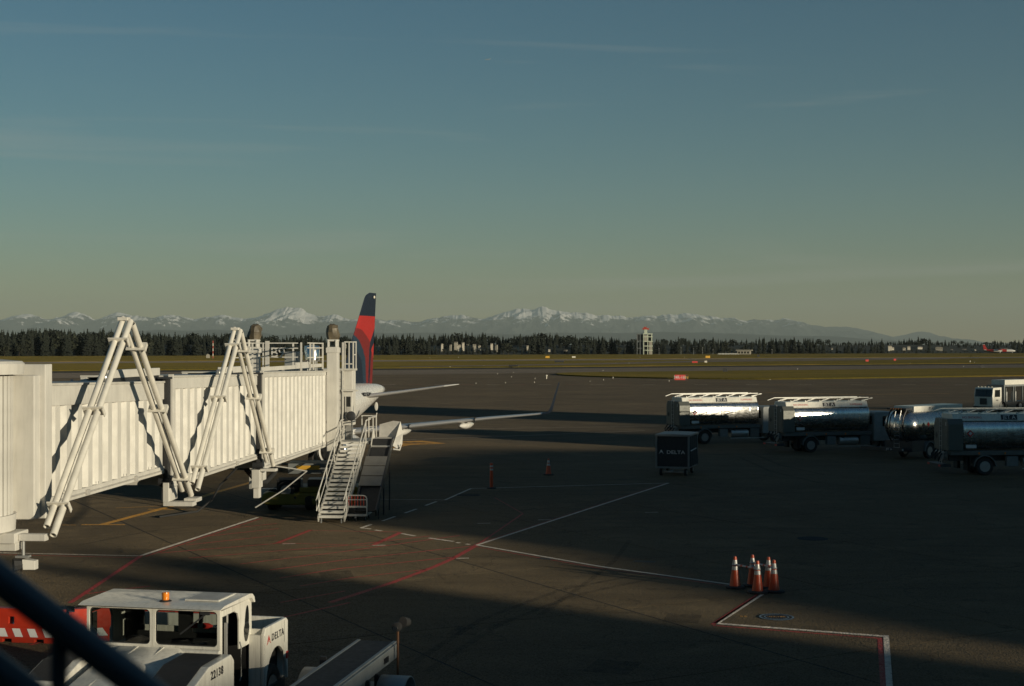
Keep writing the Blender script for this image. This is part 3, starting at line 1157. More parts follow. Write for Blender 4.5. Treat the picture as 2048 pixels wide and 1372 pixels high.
# end frames, black weather seals, roof overhang channels where sections telescope
for (sec, x, xf, y, zb, zt) in ((middle, 0.15, -2.75, 9.9, 3.44, 6.84), (outer, 0.30, -2.9, 21.2, 3.00, 6.76)):
    mb = MB()
    mb.box(x - 0.10, x + 0.05, y - 0.13, y - 0.004, zb - 0.05, zt + 0.10)
    mb.build('end_post', 'bridge_white', sec, smooth=False, bevel=0.01)
    mb = MB()
    mb.box(x - 0.16, x - 0.02, y - 0.46, y - 0.134, zb + 0.30, zt - 0.05)
    mb.build('weather_seal', 'black_rubber', sec, smooth=False)
    mb = MB()
    mb.box(x - 0.30, x + 0.04, y - 0.55, y - 0.134, zt - 0.04, zt + 0.02)
    mb.build('seal_cap', 'dark_metal', sec, smooth=False)
    mb = MB()
    mb.box(x - 0.55, x - 0.35, y - 4.6, y - 0.14, zt + 0.07, zt + 0.30)
    mb.build('roof_channel', 'bridge_white', sec, smooth=False, bevel=0.015)
    mb = MB()
    mb.box(x - 0.48, x - 0.37, y - 4.75, y - 0.2, zt - 0.04, zt + 0.065)
    mb.build('roof_seal', 'dark_metal', sec, smooth=False)
    mb = MB()
    mb.lathe([(0.10, -0.09), (0.13, -0.05), (0.13, 0.05), (0.10, 0.09)], 14, c=(x - 0.45, y - 4.8, zt + 0.10), axis='x')
    mb.build('roller', 'galvanised', sec)
    # lower carriage brackets
    mb = MB()
    mb.box(x - 0.25, x + 0.02, y - 0.35, y + 0.45, zb - 0.42, zb - 0.01)
    mb.build('roller_housing', 'bridge_white', sec, smooth=False, bevel=0.02)
    mb = MB()
    mb.tube((x - 0.3, y - 0.4, zb + 0.2), (x + 0.09, y - 0.4, zb + 0.2), 0.13, 14)
    mb.build('roller', 'dark_metal', sec)

# rotunda: drum of upright slats with flat panels, ringed cap, flared base, column
rot = MB()
rot.lathe([(1.16, 3.9), (1.16, 7.15)], 40, c=(-1.42, -1.55, 0))
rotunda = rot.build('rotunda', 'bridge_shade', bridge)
slat = MB()
slat.box(-0.062, 0.062, 1.16, 1.225, 3.92, 7.12)
slme = slat.mesh('slat', 'bridge_white', smooth=False)
for k in range(44):
    o = bpy.data.objects.new('slat', slme)
    COL.objects.link(o)
    o.parent = rotunda
    o.location = (-1.42, -1.55, 0)
    o.rotation_euler = (0, 0, 2 * pi * k / 44)
mb = MB()
mb.lathe([(1.0, 7.15), (1.46, 7.16), (1.48, 7.40), (1.42, 7.46), (0.02, 7.58)], 48, c=(-1.42, -1.55, 0))
mb.build('rotunda_roof', 'bridge_white', bridge)
mb = MB()
mb.box(-2.95, 0.10, -0.80, -0.42, 3.72, 7.12)
mb.box(-2.98, 0.22, -0.419, -0.003, 3.70, 7.38)
mb.build('portal_frame', 'bridge_white', bridge, smooth=False, bevel=0.025)
mb = MB()
mb.lathe([(0.55, 2.75), (0.62, 3.05), (1.05, 3.45), (1.28, 3.55), (1.30, 3.92), (1.0, 3.93)], 40, c=(-1.42, -1.55, 0))
mb.build('rotunda_base', 'bridge_white', bridge)
mb = MB()
mb.lathe([(0.95, 0.0), (0.95, 0.08), (0.50, 0.10), (0.46, 0.4), (0.46, 3.0)], 32, c=(-1.42, -1.55, 0))
mb.build('column', 'bridge_white', bridge)
# bracket carrying the cable carrier and a floodlight under it
mb = MB()
mb.box(-0.9, 0.02, -1.75, -0.95, 3.28, 3.52)
mb.box(0.023, 0.66, -1.56, -1.34, 3.32, 3.48)
mb.box(-0.7, 0.0, -1.65, -1.1, 3.10, 3.278)
mb.build('carrier_bracket', 'bridge_white', bridge, smooth=False, bevel=0.015)
mb = MB()
mb.lathe([(0.04, 2.98), (0.04, 3.31)], 12, c=(0.10, -1.45, 0))
mb.box(-0.05, 0.25, -1.55, -1.35, 2.93, 2.979)
mb.build('lamp_stem', 'steel_grey', bridge)
mb = MB()
mb.hexa([(0.14, -1.58, 2.66), (0.40, -1.50, 2.65), (0.40, -1.30, 2.65), (0.14, -1.30, 2.66)], [(0.12, -1.58, 2.90), (0.40, -1.50, 2.86), (0.40, -1.30, 2.86), (0.12, -1.30, 2.90)])
fl = mb.build('floodlight', 'bridge_white', bridge, smooth=False, bevel=0.012)
mb = MB()
mb.tube((0.12, -1.45, 2.78), (-0.08, -1.58, 2.77), 0.11, 8, 0.155)
mb.build('lamp_hood', 'black_rubber', fl, smooth=False)
mb = MB()
mb.pipe([(0.05, -1.45, 2.64), (0.05, -1.45, 2.4), (0.02, -1.46, 2.15), (-0.12, -1.5, 1.9)], 0.014, 8)
mb.build('lamp_cable', 'black_rubber', fl)
mb = MB()
for k in range(5):
    mb.pipe([(-0.95 - 0.03 * k, -1.75, 3.2), (-0.80 - 0.04 * k, -1.8, 2.6), (-0.78 - 0.05 * k, -1.85, 1.7), (-0.85 - 0.05 * k, -1.9, 0.8), (-1.0, -2.0, 0.15)], 0.028, 8)
mb.build('cable_bundle', 'black_rubber', bridge)


# folding cable carriers: pairs of tubes held by clamp plates
def carrier(ya, za, ym, zm, yb, zb):
    for (p, q, xo, tops) in (((ya, za), (ym - 0.14, zm), 0.70, (0.05, -0.05)), ((yb, zb), (ym + 0.16, zm - 0.10), 0.64, (-0.35, 0.0))):
        d = Vector((0, q[0] - p[0], q[1] - p[1]))
        L = d.length
        d.normalize()
        side = Vector((0, d.z, -d.y))
        P0 = Vector((xo, p[0], p[1]))
        for sx_, l0, l1 in ((-1, 0.10, tops[0]), (1, -0.15, tops[1])):
            a = P0 + Vector((0.112 * sx_, 0, 0)) + d * l0
            b_ = P0 + Vector((0.112 * sx_, 0, 0)) + d * (L + l1)
            mb = MB()
            n = 18
            s1 = d.cross(Vector((1, 0, 0))).normalized()
            t1 = d.cross(s1)
            rings = []
            for e_, r_ in ((a + d * 0.5, 0.066), (a, 0.066), (a, 0.083), (b_, 0.083), (b_, 0.066), (b_ - d * 0.5, 0.066)):
                rings.append([e_ + s1 * (r_ * cos(2 * pi * k / n)) + t1 * (r_ * sin(2 * pi * k / n)) for k in range(n)])
            mb.loft(rings, caps=True)
            mb.build('cable_tube', 'tube_white', bridge)
        for f in (0.10, 0.53, 0.88):
            c = P0 + d * (L * f)
            mb = MB()
            mb.bar(c - Vector((0.27, 0, 0)), c + Vector((0.27, 0, 0)), 0.28, 0.035, up=d)
            mb.bar(c + Vector((0.27, 0, 0)) - d * 0.09, c + Vector((0.27, 0, 0)) + d * 0.02, 0.26, 0.03, up=(1, 0, 0))
            mb.build('clamp_plate', 'tube_white', bridge, smooth=False, bevel=0.006)
    mb = MB()
    mb.bar((0.50, ym - 0.20, zm + 0.02), (0.78, ym - 0.20, zm + 0.02), 0.26, 0.09)
    mb.build('apex_hinge', 'tube_white', bridge, smooth=False, bevel=0.01)


carrier(-1.35, 3.55, 4.13, 8.52, 9.75, 3.30)
carrier(10.45, 3.42, 15.85, 8.40, 20.85, 3.30)
mb = MB()
mb.box(0.02, 0.95, 9.35, 9.75, 2.90, 3.03)
mb.box(0.02, 0.20, 9.33, 9.40, 3.031, 3.62)
mb.box(0.55, 0.95, 9.76, 10.35, 2.98, 3.10)
mb.build('carrier_tray', 'bridge_white', bridge, smooth=False, bevel=0.01)
mb = MB()
mb.box(0.33, 0.92, 20.6, 21.0, 2.98, 3.08)
mb.box(0.02, 0.32, 20.5, 21.05, 2.35, 3.05)
mb.box(0.06, 0.28, 20.6, 20.95, 1.95, 2.348)
mb.build('carrier_tray', 'bridge_white', bridge, smooth=False, bevel=0.01)
# sling arm and hoses under the outer tunnel
mb = MB()
mb.pipe([(-0.2, 24.0, 2.95), (0.1, 27.5, 2.50), (0.15, 30.2, 2.15)], 0.032, 8)
mb.pipe([(0.15, 30.2, 2.15), (0.1, 25.6, 1.75), (0.05, 21.0, 1.55)], 0.028, 8)
mb.build('hose_sling', 'chute_grey', bridge)
mb = MB()
mb.pipe([(-0.5, 21.8, 2.95), (-0.5, 23.4, 2.35), (-0.5, 25.0, 2.15), (-0.5, 26.6, 2.4), (-0.5, 28.0, 2.95)], 0.11, 10)
mb.build('air_hose', 'black_rubber', bridge)
mb = MB()
mb.pipe([(-2.6, 32.5, 3.0), (-3.6, 32.8, 2.2), (-4.6, 33.0, 1.2), (-5.0, 33.0, 0.5), (-5.4, 32.0, 0.08), (-6.6, 30.0, 0.05)], 0.05, 8)
mb.build('ground_hose', 'black_rubber', bridge)

for (sec, x, y0_, y1_, z) in ((inner, 0.045, 0.3, 9.3, 4.00), (middle, 0.195, 10.2, 20.6, 3.55), (outer, 0.345, 21.5, 33.6, 3.12)):
    mb = MB()
    mb.tube((x, y0_, z), (x, y1_, z), 0.022, 8)
    mb.build('conduit', 'chute_grey', sec)
    for f in (0.28, 0.71):
        mb = MB()
        yy = y0_ + (y1_ - y0_) * f
        mb.box(x - 0.02, x + 0.05, yy - 0.10, yy + 0.10, z - 0.07, z + 0.07)
        mb.build('junction_box', 'chute_grey', sec, smooth=False, bevel=0.008)
    for k in range(4):
        mb = MB()
        yy = y0_ + (y1_ - y0_) * (k + 0.5) / 4
        mb.box(x - 0.0175, x - 0.012, yy, yy + 0.012, z + 0.24 - 0.1, z + 0.245 - 0.1 + 0.06)
        mb.build('drain_slot', 'dark_metal', sec, smooth=False)

# lift columns with wrapped tops, cross beam and wheels
for (x0, x1, z0) in ((0.36, 0.86, 1.35), (-3.5, -3.0, 1.35)):
    mb = MB()
    mb.box(x0, x1, 33.85, 34.5, 2.75, 7.78)
    mb.box(x0 + 0.07, x1 - 0.07, 33.93, 34.42, 0.95, 2.749)
    mb.box(x0 - 0.04, x1 + 0.04, 33.80, 34.55, 7.50, 7.74)
    mb.box(x0 + 0.02, x0 + 0.10, 33.86, 34.45, 7.781, 8.12)
    mb.box(x1 - 0.10, x1 - 0.02, 33.86, 34.45, 7.781, 8.12)
    mb.box(x0, x1, 33.9, 34.45, 8.05, 8.14)
    lc = mb.build('lift_column', 'bridge_white', bridge, smooth=False, bevel=0.015)
    mb = MB()
    rng = random.Random(int(x0 * 100) + 5)
    loops = []
    for z, r in ((8.12, 0.27), (8.3, 0.33), (8.5, 0.31), (8.68, 0.30), (8.80, 0.26), (8.88, 0.12)):
        loops.append([((x0 + x1) / 2 + (0.10 if x0 < 0 else -0.05) * (z - 8.1) + r * rng.uniform(.70, 1.2) * cos(2 * pi * k / 9), 34.2 + r * rng.uniform(.70, 1.2) * sin(2 * pi * k / 9), z + rng.uniform(-.03, .03)) for k in range(9)])
    mb.loft(loops)
    mb.build('tarp_cover', 'tarp_brown', lc, smooth=True, angle=25)
mb = MB()
mb.box(-3.2, 0.6, 33.9, 34.45, 0.55, 0.95)
mb.build('bogie_beam', 'bridge_white', bridge, smooth=False, bevel=0.02)
for xx in (-2.2, -0.4):
    for dy in (-0.55, 0.55):
        wheel(bridge, (xx, 34.18 + dy, 0.5), 0.5, 0.36, axis='x')

# roof walkway with railing and gate sign
rail = MB()
for x in (-2.92, -2.40, -0.98):
    rail.box(x - 0.035, x + 0.035, 32.5, 32.57, 6.70, 7.98)
rail.box(-2.30, -2.12, 32.48, 32.58, 6.70, 8.06)
for z in (7.96, 7.72, 7.30):
    rail.bar((-2.92, 32.535, z), (-0.75, 32.535, z), 0.05, 0.05)
for y in (28.6, 30.6, 31.3, 33.5):
    rail.box(0.20, 0.27, y - 0.035, y + 0.035, 6.72, 7.98)
for z in (7.96, 7.74, 7.30):
    rail.bar((0.235, 30.0, z), (0.235, 33.5, z - 0.01), 0.05, 0.05)
for z in (7.96, 7.30):
    rail.bar((-2.82, 28.6, z), (-2.82, 32.4, z), 0.045, 0.045)
rail.build('roof_railing', 'bridge_white', bridge, smooth=False)
mb = MB()
mb.box(0.14, 0.19, 21.5, 27.6, 6.83, 6.99)
mb.box(0.14, 0.19, 27.75, 30.4, 6.83, 7.10)
mb.box(0.14, 0.19, 30.55, 33.5, 6.83, 6.99)
mb.build('toe_board', 'bridge_white', bridge, smooth=False)
text_part('B9', 0.66, 'bridge_white', bridge, (-1.70, 32.46, 7.50), (1, 0, 0), (0, 0, 1), name='gate_sign', depth=0.02)
mb = MB()
mb.lathe([(0.34, 7.14), (0.36, 7.16), (0.36, 7.80), (0.34, 7.83), (0.02, 7.86)], 32, c=(-0.15, 32.9, 0))
mb.build('cooling_unit', 'polished_metal', bridge)
mb = MB()
mb.box(-1.5, -0.8, 33.0, 33.9, 6.66, 7.55)
mb.build('roof_cabinet', 'galvanised', bridge, smooth=False, bevel=0.02)
mb = MB()
for k in range(4):
    a = pi / 4 + k * pi / 2
    mb.tube((-0.15 + 0.26 * cos(a), 32.9 + 0.26 * sin(a), 6.64), (-0.15 + 0.26 * cos(a), 32.9 + 0.26 * sin(a), 7.15), 0.025, 8)
mb.build('cooling_legs', 'galvanised', bridge)

# cab at the aircraft end
cab = MB()
cab.box(-3.6, 1.36, 35.2, 36.15, 3.95, 6.62)
cab.box(-3.6, 0.90, 35.2, 36.15, 3.15, 3.949)
cab.box(-3.6, 0.75, 36.151, 38.6, 3.15, 6.60)
cab_o = cab.build('cab', 'bridge_white', bridge, smooth=False, bevel=0.02)
mb = MB()
mb.box(-3.7, 1.42, 35.1, 36.25, 6.62, 6.72)
mb.box(-3.7, 0.82, 36.251, 38.7, 6.61, 6.70)
mb.build('cab_roof', 'bridge_shade', cab_o, smooth=False)
for (xa, xb, za, zb_) in ((0.93, 1.0, 4.45, 5.36), (1.07, 1.28, 4.86, 5.36), (1.07, 1.28, 4.45, 4.84)):
    mb = MB()
    mb.box(xa, xb, 35.185, 35.197, za, zb_)
    mb.build('window', 'dark_glass' if zb_ > 5 or xa < 1 else 'chute_grey', cab_o, smooth=False)
mb = MB()
mb.box(0.96, 1.30, 35.6, 35.65, 3.25, 3.94)
mb.build('door', 'steel_grey', cab_o, smooth=False)
mb = MB()
mb.box(1.30, 1.37, 35.2, 35.3, 3.25, 3.948)
mb.box(0.90, 0.96, 35.2, 35.3, 3.25, 3.948)
mb.build('door_post', 'bridge_white', cab_o, smooth=False)
for z in (4.2, 4.75, 5.55, 6.1):
    mb = MB()
    mb.box(0.62, 0.915, 35.188, 35.198, z, z + 0.012)
    mb.build('panel_joint', 'dark_metal', cab_o, smooth=False)
mb = MB()
mb.box(0.85, 1.65, 35.0, 35.19, 5.62, 5.70)
mb.build('light_bar', 'bridge_white', cab_o, smooth=False)
mb = MB()
mb.box(0.93, 0.99, 34.9, 35.19, 4.16, 4.34)
mb.build('control_box', 'dark_metal', cab_o, smooth=False)
# round convex mirror on the cab corner
mb = MB()
mb.lathe([(0.02, -0.02), (0.20, 0.0), (0.235, 0.02), (0.235, 0.05), (0.02, 0.07)], 24, c=(1.33, 34.95, 4.42), axis='y')
mb.build('convex_mirror', 'dark_metal', cab_o)
# cab roof railing
mb = MB()
for x in (0.98, 1.18, 1.38):
    mb.box(x - 0.025, x + 0.025, 35.3, 35.35, 6.72, 8.05)
mb.bar((0.93, 35.33, 8.02), (1.41, 35.33, 8.02), 0.05, 0.06)
mb.bar((0.93, 35.33, 6.95), (1.41, 35.33, 6.95), 0.05, 0.05)
for y in (35.33, 36.1):
    mb.box(1.36, 1.41, y, y + 0.05, 6.72, 8.05)
mb.bar((1.385, 35.33, 8.021), (1.385, 36.15, 8.021), 0.05, 0.05)
mb.bar((1.385, 35.33, 7.4), (1.385, 36.15, 7.4), 0.05, 0.05)
mb.build('cab_railing', 'bridge_white', bridge, smooth=False)
# slatted ladder between column and cab
lad = MB()
lad.bar((0.93, 34.9, 3.3), (0.93, 34.9, 8.0), 0.05, 0.05)
lad.bar((0.93, 35.15, 3.3), (0.93, 35.15, 8.0), 0.05, 0.05)
ladder = lad.build('ladder', 'bridge_white', bridge, smooth=False)
for k in range(13):
    mb = MB()
    mb.bar((0.93, 34.9, 3.5 + 0.34 * k), (0.93, 35.15, 3.5 + 0.34 * k), 0.03, 0.03)
    mb.build('rung', 'bridge_white', ladder, smooth=False)

# service stairs down to the apron
SX0, SX1 = 1.02, 2.12
YB, YT, ZB, ZT = 28.75, 34.35, 0.22, 3.25
NS = 18
stairs = MB()
for x in (SX0 - 0.03, SX1 + 0.03):
    stairs.bar((x, YB - 0.15, ZB - 0.05), (x, YT, ZT - 0.1), 0.05, 0.26)
st = stairs.build('service_stairs', 'bridge_shade', bridge, smooth=False)
mb = MB()
mb.box(SX0, SX1, -0.17, 0.12, -0.045, 0.0)
mb.box(SX0, SX1, -0.17, -0.13, -0.11, -0.046)
stme = mb.mesh('step', 'bridge_white', smooth=False)
for k in range(NS):
    o = bpy.data.objects.new('step', stme)
    COL.objects.link(o)
    o.parent = st
    t = k / (NS - 1)
    o.location = (0, YB + (YT - YB - 0.25) * t, ZB + 0.12 + (ZT - ZB - 0.14) * t)
for x in (SX0 - 0.06, SX1 + 0.06):
    mb = MB()
    h = 1.0
    mb.pipe([(x, YB - 0.35, ZB + 0.35), (x, YB - 0.38, ZB + 0.85), (x, YB + 0.05, ZB + h + 0.12), (x, YT, ZT + h), (x, YT + 1.3, ZT + h)], 0.032, 8)
    mb.pipe([(x, YB - 0.35, ZB + 0.36), (x, YB + 0.2, ZB + 0.62), (x, YT, ZT + 0.5), (x, YT + 1.3, ZT + 0.5)], 0.025, 8)
    for t in (0.03, 0.35, 0.68, 0.98):
        y = YB + (YT - YB) * t
        z = ZB + (ZT - ZB) * t
        mb.tube((x, y, z - 0.05), (x, y, z + h + 0.06), 0.025, 8)
    mb.build('handrail', 'bridge_white', st)
for x in (SX0 + 0.1, SX1 - 0.1):
    mb = MB()
    mb.bar((x, YB - 0.1, 0.0), (x, YB - 0.05, 0.22), 0.05, 0.05, up=(1, 0, 0))
    mb.build('stair_foot', 'galvanised', st, smooth=False)
mb = MB()
mb.box(0.90, 2.30, YT + 0.01, 37.0, ZT - 0.16, ZT - 0.02)
mb.build('landing', 'bridge_white', bridge, smooth=False, bevel=0.01)
mb = MB()
for (x, y) in ((1.55, 36.9), (2.27, 36.9), (2.27, 35.9), (2.27, 34.6)):
    mb.box(x - 0.025, x + 0.025, y - 0.025, y + 0.025, ZT - 0.02, ZT + 1.12)
for z in (ZT + 1.1, ZT + 0.55):
    mb.bar((1.55, 36.9, z), (2.27, 36.9, z), 0.045, 0.045)
    mb.bar((2.27, 34.6, z), (2.27, 36.9, z), 0.045, 0.045)
mb.pipe([(2.27, 34.62, ZT + 1.1), (2.62, 34.6, ZT + 1.15), (2.66, 34.6, ZT + 1.35)], 0.025, 8)
mb.build('landing_railing', 'bridge_white', bridge, smooth=False)
mb = MB()
mb.loft([[(2.63 + 0.085 * k * cos(2 * pi * i / 20), 34.6 + dy, ZT + 1.66 + 0.21 * k * sin(2 * pi * i / 20)) for i in range(20)] for dy, k in ((-0.03, 0.2), (-0.02, 0.85), (0.0, 1.0), (0.03, 0.9), (0.05, 0.3))])
mir = mb.build('stair_mirror', 'bridge_white', bridge)

# gate-check bag conveyor beside the stairs
conv = MB()
for x in (2.42, 3.40):
    conv.bar((x, 29.6, 0.35), (x, 34.8, 3.25), 0.07, 0.34)
cv = conv.build('bag_conveyor', 'dark_plate', bridge, smooth=False)
mb = MB()
mb.bar((2.91, 29.6, 0.42), (2.91, 34.8, 3.32), 0.90, 0.05)
mb.build('conveyor_belt', 'black_rubber', cv, smooth=False)
for k, f in enumerate((0.36, 0.50, 0.64)):
    mb = MB()
    y, z = 29.6 + 5.2 * f, 0.35 + 2.9 * f
    mb.bar((2.86, y - 0.33, z + 0.02), (2.86, y + 0.33, z + 0.39), 1.02, 0.03)
    mb.build('cover_plate', 'plate_grey', cv, smooth=False)
mb = MB()
mb.bar((2.62, 30.7, 1.02), (2.62, 31.3, 1.36), 0.40, 0.03)
mb.build('cover_plate', 'chute_grey', cv, smooth=False)
for f in (0.15, 0.45, 0.8):
    mb = MB()
    y, z = 29.6 + 5.2 * f, 0.35 + 2.9 * f
    mb.bar((3.40, y, 0.0), (3.40, y, z - 0.1), 0.06, 0.06, up=(1, 0, 0))
    mb.bar((2.42, y, 0.0), (2.42, y, z - 0.1), 0.06, 0.06, up=(1, 0, 0))
    mb.build('conveyor_leg', 'dark_metal', cv, smooth=False)
# pale steel hopper at the head of the conveyor
mb = MB()
mb.add([(2.46, 34.1, 2.98), (3.40, 34.1, 2.98), (3.42, 34.9, 3.22), (2.46, 34.9, 3.22), (3.45, 35.5, 3.36), (2.46, 35.5, 3.36)], [(0, 1, 2, 3), (3, 2, 4, 5)])
mb.add([(2.62, 35.55, 3.36), (3.45, 35.55, 3.36), (3.62, 35.7, 4.12), (3.30, 35.7, 4.16), (2.62, 35.7, 3.98)], [(0, 1, 2, 3, 4)])
hop = mb.build('hopper', 'chute_grey', cv, smooth=False)
sol = hop.modifiers.new('sheet', 'SOLIDIFY')
sol.thickness = 0.02
mb = MB()
mb.add([(2.44, 34.05, 2.80), (2.42, 34.6, 3.02), (2.40, 35.5, 3.36), (2.42, 35.1, 3.86), (2.43, 34.75, 3.72), (2.44, 34.15, 3.15)], [(0, 1, 2, 3, 4, 5)])
mb.add([(3.43, 34.5, 3.02), (3.62, 34.7, 2.86), (3.78, 35.3, 3.02), (3.76, 35.65, 3.55), (3.64, 35.7, 4.12), (3.47, 35.2, 3.36)], [(0, 1, 2, 3, 4, 5)])
hs_ = mb.build('hopper_side', 'bridge_white', cv, smooth=False)
sol = hs_.modifiers.new('sheet', 'SOLIDIFY')
sol.thickness = 0.025
mb = MB()
mb.pipe([(3.45, 34.6, 2.85), (3.75, 34.7, 2.8), (3.8, 34.8, 3.05)], 0.045, 8)
mb.build('hopper_handle', 'bridge_white', cv)


# ================================================================== AIRLINER
TH = radians(14.8)
plane = thing('airliner', 'white twin-engine airliner with navy and red tail behind the jet bridge', 'airplane', (-20.2, 74.7, 0), -TH)
# local frame: y runs from nose to tail, x towards the left wing (image right)
FUS = [(0.0, 0.04, 2.75), (0.25, 0.42, 2.77), (0.8, 0.85, 2.83), (1.6, 1.22, 2.92), (2.8, 1.56, 3.03), (4.2, 1.78, 3.11), (6.0, 1.87, 3.15), (10, 1.88, 3.15), (17, 1.88, 3.15), (23, 1.88, 3.15), (26, 1.84, 3.19), (28.5, 1.68, 3.36), (31, 1.42, 3.62), (33.5, 1.10, 3.92), (35.8, 0.78, 4.18), (37.6, 0.50, 4.36), (38.3, 0.36, 4.42)]
mb = MB()
loops = []
for y, r, zc in FUS:
    loops.append([(r * cos(2 * pi * k / 36), y, zc + r * 1.03 * sin(2 * pi * k / 36)) for k in range(36)])
mb.loft(loops)
mb.build('fuselage', 'aircraft_white', plane, angle=60)
mb = MB()
mb.lathe([(0.345, 38.302), (0.30, 38.7), (0.22, 39.0), (0.15, 39.02)], 24, c=(0, 0, 4.42), axis='y')
mb.build('tail_exhaust', 'steel_grey', plane)
mb = MB()
mb.loft([[(1.25 * r * cos(a), y, 1.75 + 0.85 * r * sin(a)) for a in [2 * pi * k / 24 for k in range(24)]] for y, r in ((11.5, 0.2), (12.5, 0.9), (14, 1.25), (19, 1.3), (21.5, 1.0), (23.5, 0.2))])
mb.build('belly_fairing', 'aircraft_grey', plane)


def airfoil(t, n=9):
    """closed loop of (chord fraction, thickness fraction)"""
    up, lo = [], []
    for k in range(n + 1):
        x = 0.5 * (1 - cos(pi * k / n))
        y = 5 * t * (0.2969 * sqrt(x) - 0.126 * x - 0.3516 * x * x + 0.2843 * x ** 3 - 0.1015 * x ** 4)
        up.append((x, y * 1.15))
        lo.append((x, -y * 0.8))
    return up + lo[-2:0:-1]


def wing_loops(stations, t):
    """stations: (x, y_le, z, chord, twist-free)"""
    af = airfoil(t)
    return [[(x, yl + c * p[0], z + c * p[1]) for p in af] for x, yl, z, c in stations]


def lifting(name, stations, t, mat, le_mat, s):
    st_ = [(s * x, y, z, c) for x, y, z, c in stations]
    mb = MB()
    mb.loft(wing_loops(st_, t))
    w = mb.build(name, mat, plane, angle=50)
    # polished leading edge skin
    af = airfoil(t)
    n = len(af)
    idx = [n - 2, n - 1, 0, 1, 2]
    lp = []
    for x, y, z, c in st_:
        lp.append([(x, y - 0.012 + c * af[i][0] * 1.0, z + c * af[i][1] * 1.03) for i in idx])
    mb = MB()
    mb.loft(lp, closed=False, caps=False)
    mb.build('leading_edge', le_mat, w, angle=60, fix=False)
    return w


WST = [(1.6, 13.2, 1.95, 7.6), (5.6, 15.6, 2.36, 5.3), (10.0, 18.0, 2.80, 3.7), (14.0, 20.2, 3.20, 2.5), (17.15, 21.75, 3.47, 1.6)]
for s in (1, -1):
    w = lifting('wing', WST, 0.088, 'aircraft_grey', 'slat_metal', s)
    af = airfoil(0.09)
    # blended winglet
    lp = []
    for (dx, y, dz, c) in ((0.0, 21.65, 0.0, 1.68), (0.22, 21.85, 0.03, 1.40), (0.38, 22.1, 0.20, 1.0), (0.48, 22.4, 0.62, 0.7), (0.74, 23.2, 1.98, 0.34)):
        ang = min(1.25, dz * 1.6 + (0.25 if dx else 0.0))
        lp.append([(s * (17.15 + dx - c * p[1] * sin(ang)), y + c * p[0], 3.47 + dz + c * p[1] * cos(ang)) for p in af])
    mb = MB()
    mb.loft(lp)
    mb.build('winglet', 'navy', w, angle=60)
    # flap track fairings hang under the wing
    for xx, yy, zz in ((8.7, 17.6, 2.35), (12.35, 19.6, 2.72)):
        mb = MB()
        mb.loft([[(s * xx + r * 0.30 * cos(a), y * 0.7 + yy, zz + 0.12 + r * 0.24 * sin(a) - 0.10) for a in [2 * pi * k / 16 for k in range(16)]] for y, r in ((-0.4, 0.05), (0.0, 0.55), (0.9, 1.0), (2.0, 1.0), (3.4, 0.5), (4.2, 0.05))])
        mb.build('flap_fairing', 'aircraft_white', w)
    # slat joints
    for xx in (9.5, 13.2):
        i = [k for k in range(len(WST) - 1) if WST[k][0] <= xx <= WST[k + 1][0]][0]
        f = (xx - WST[i][0]) / (WST[i + 1][0] - WST[i][0])
        y = WST[i][1] + f * (WST[i + 1][1] - WST[i][1])
        z = WST[i][2] + f * (WST[i + 1][2] - WST[i][2])
        mb = MB()
        mb.box(s * xx - 0.03, s * xx + 0.03, y - 0.05, y + 0.4, z - 0.14, z + 0.16)
        mb.build('slat_joint', 'dark_metal', w, smooth=False)
    # tailplane
    lifting('tailplane', [(0.35, 31.6, 3.98, 3.6), (3.2, 33.5, 4.36, 2.6), (6.2, 35.45, 4.80, 1.55)], 0.10, 'aircraft_grey', 'slat_metal', s)
    mb = MB()
    mb.loft(wing_loops([(s * 6.2, 35.45, 4.80, 1.55), (s * 6.75, 35.95, 4.88, 1.1), (s * 7.0, 36.4, 4.92, 0.5)], 0.10))
    mb.build('tailplane_tip', 'aircraft_white', plane, angle=60)
    # engine: nacelle, inlet lip, fan, exhaust, pylon
    ex, ez, ey = s * 6.3, 1.48, 12.7
    mb = MB()
    prof = [(0.86, 0.45), (0.84, 0.12), (0.90, 0.0), (0.97, 0.06), (1.05, 0.5), (1.08, 1.3), (1.02, 2.4), (0.86, 3.3), (0.80, 3.32), (0.75, 2.6)]
    mb.lathe(prof, 36, c=(ex, ey, ez), axis='y', caps=False)
    nac = mb.build('engine', 'aircraft_white', plane, angle=50)
    mb = MB()
    mb.lathe([(0.845, 0.20), (0.84, 0.10), (0.90, -0.012), (0.975, 0.05), (1.0, 0.16)], 36, c=(ex, ey, ez), axis='y', caps=False)
    mb.build('inlet_lip', 'polished_metal', nac, angle=60)
    mb = MB()
    mb.lathe([(0.87, 0.62), (0.22, 0.60), (0.16, 0.40), (0.02, 0.22)], 28, c=(ex, ey, ez), axis='y')
    mb.build('fan', 'dark_metal', nac)
    mb = MB()
    mb.lathe([(0.60, 2.7), (0.52, 3.6), (0.34, 4.3), (0.05, 4.8)], 24, c=(ex, ey, ez), axis='y')
    mb.build('exhaust_cone', 'steel_grey', nac)
    mb = MB()
    mb.box(ex - 0.16, ex + 0.16, ey + 1.0, ey + 4.2, ez + 0.85, ez + 1.15)
    mb.build('pylon', 'aircraft_white', nac, smooth=False)
    # main gear
    gx = s * 2.85
    mb = MB()
    mb.tube((gx, 19.2, 0.5), (gx, 19.2, 2.2), 0.13, 12)
    mb.build('gear_leg', 'galvanised', plane)
    for dx in (-0.4, 0.4):
        wheel(plane, (gx + dx, 19.2, 0.55), 0.55, 0.36, axis='x')
mb = MB()
mb.tube((0, 4.2, 0.4), (0, 4.2, 1.6), 0.09, 12)
mb.build('nose_gear_leg', 'galvanised', plane)
for dx in (-0.2, 0.2):
    wheel(plane, (dx, 4.2, 0.36), 0.36, 0.2, axis='x')

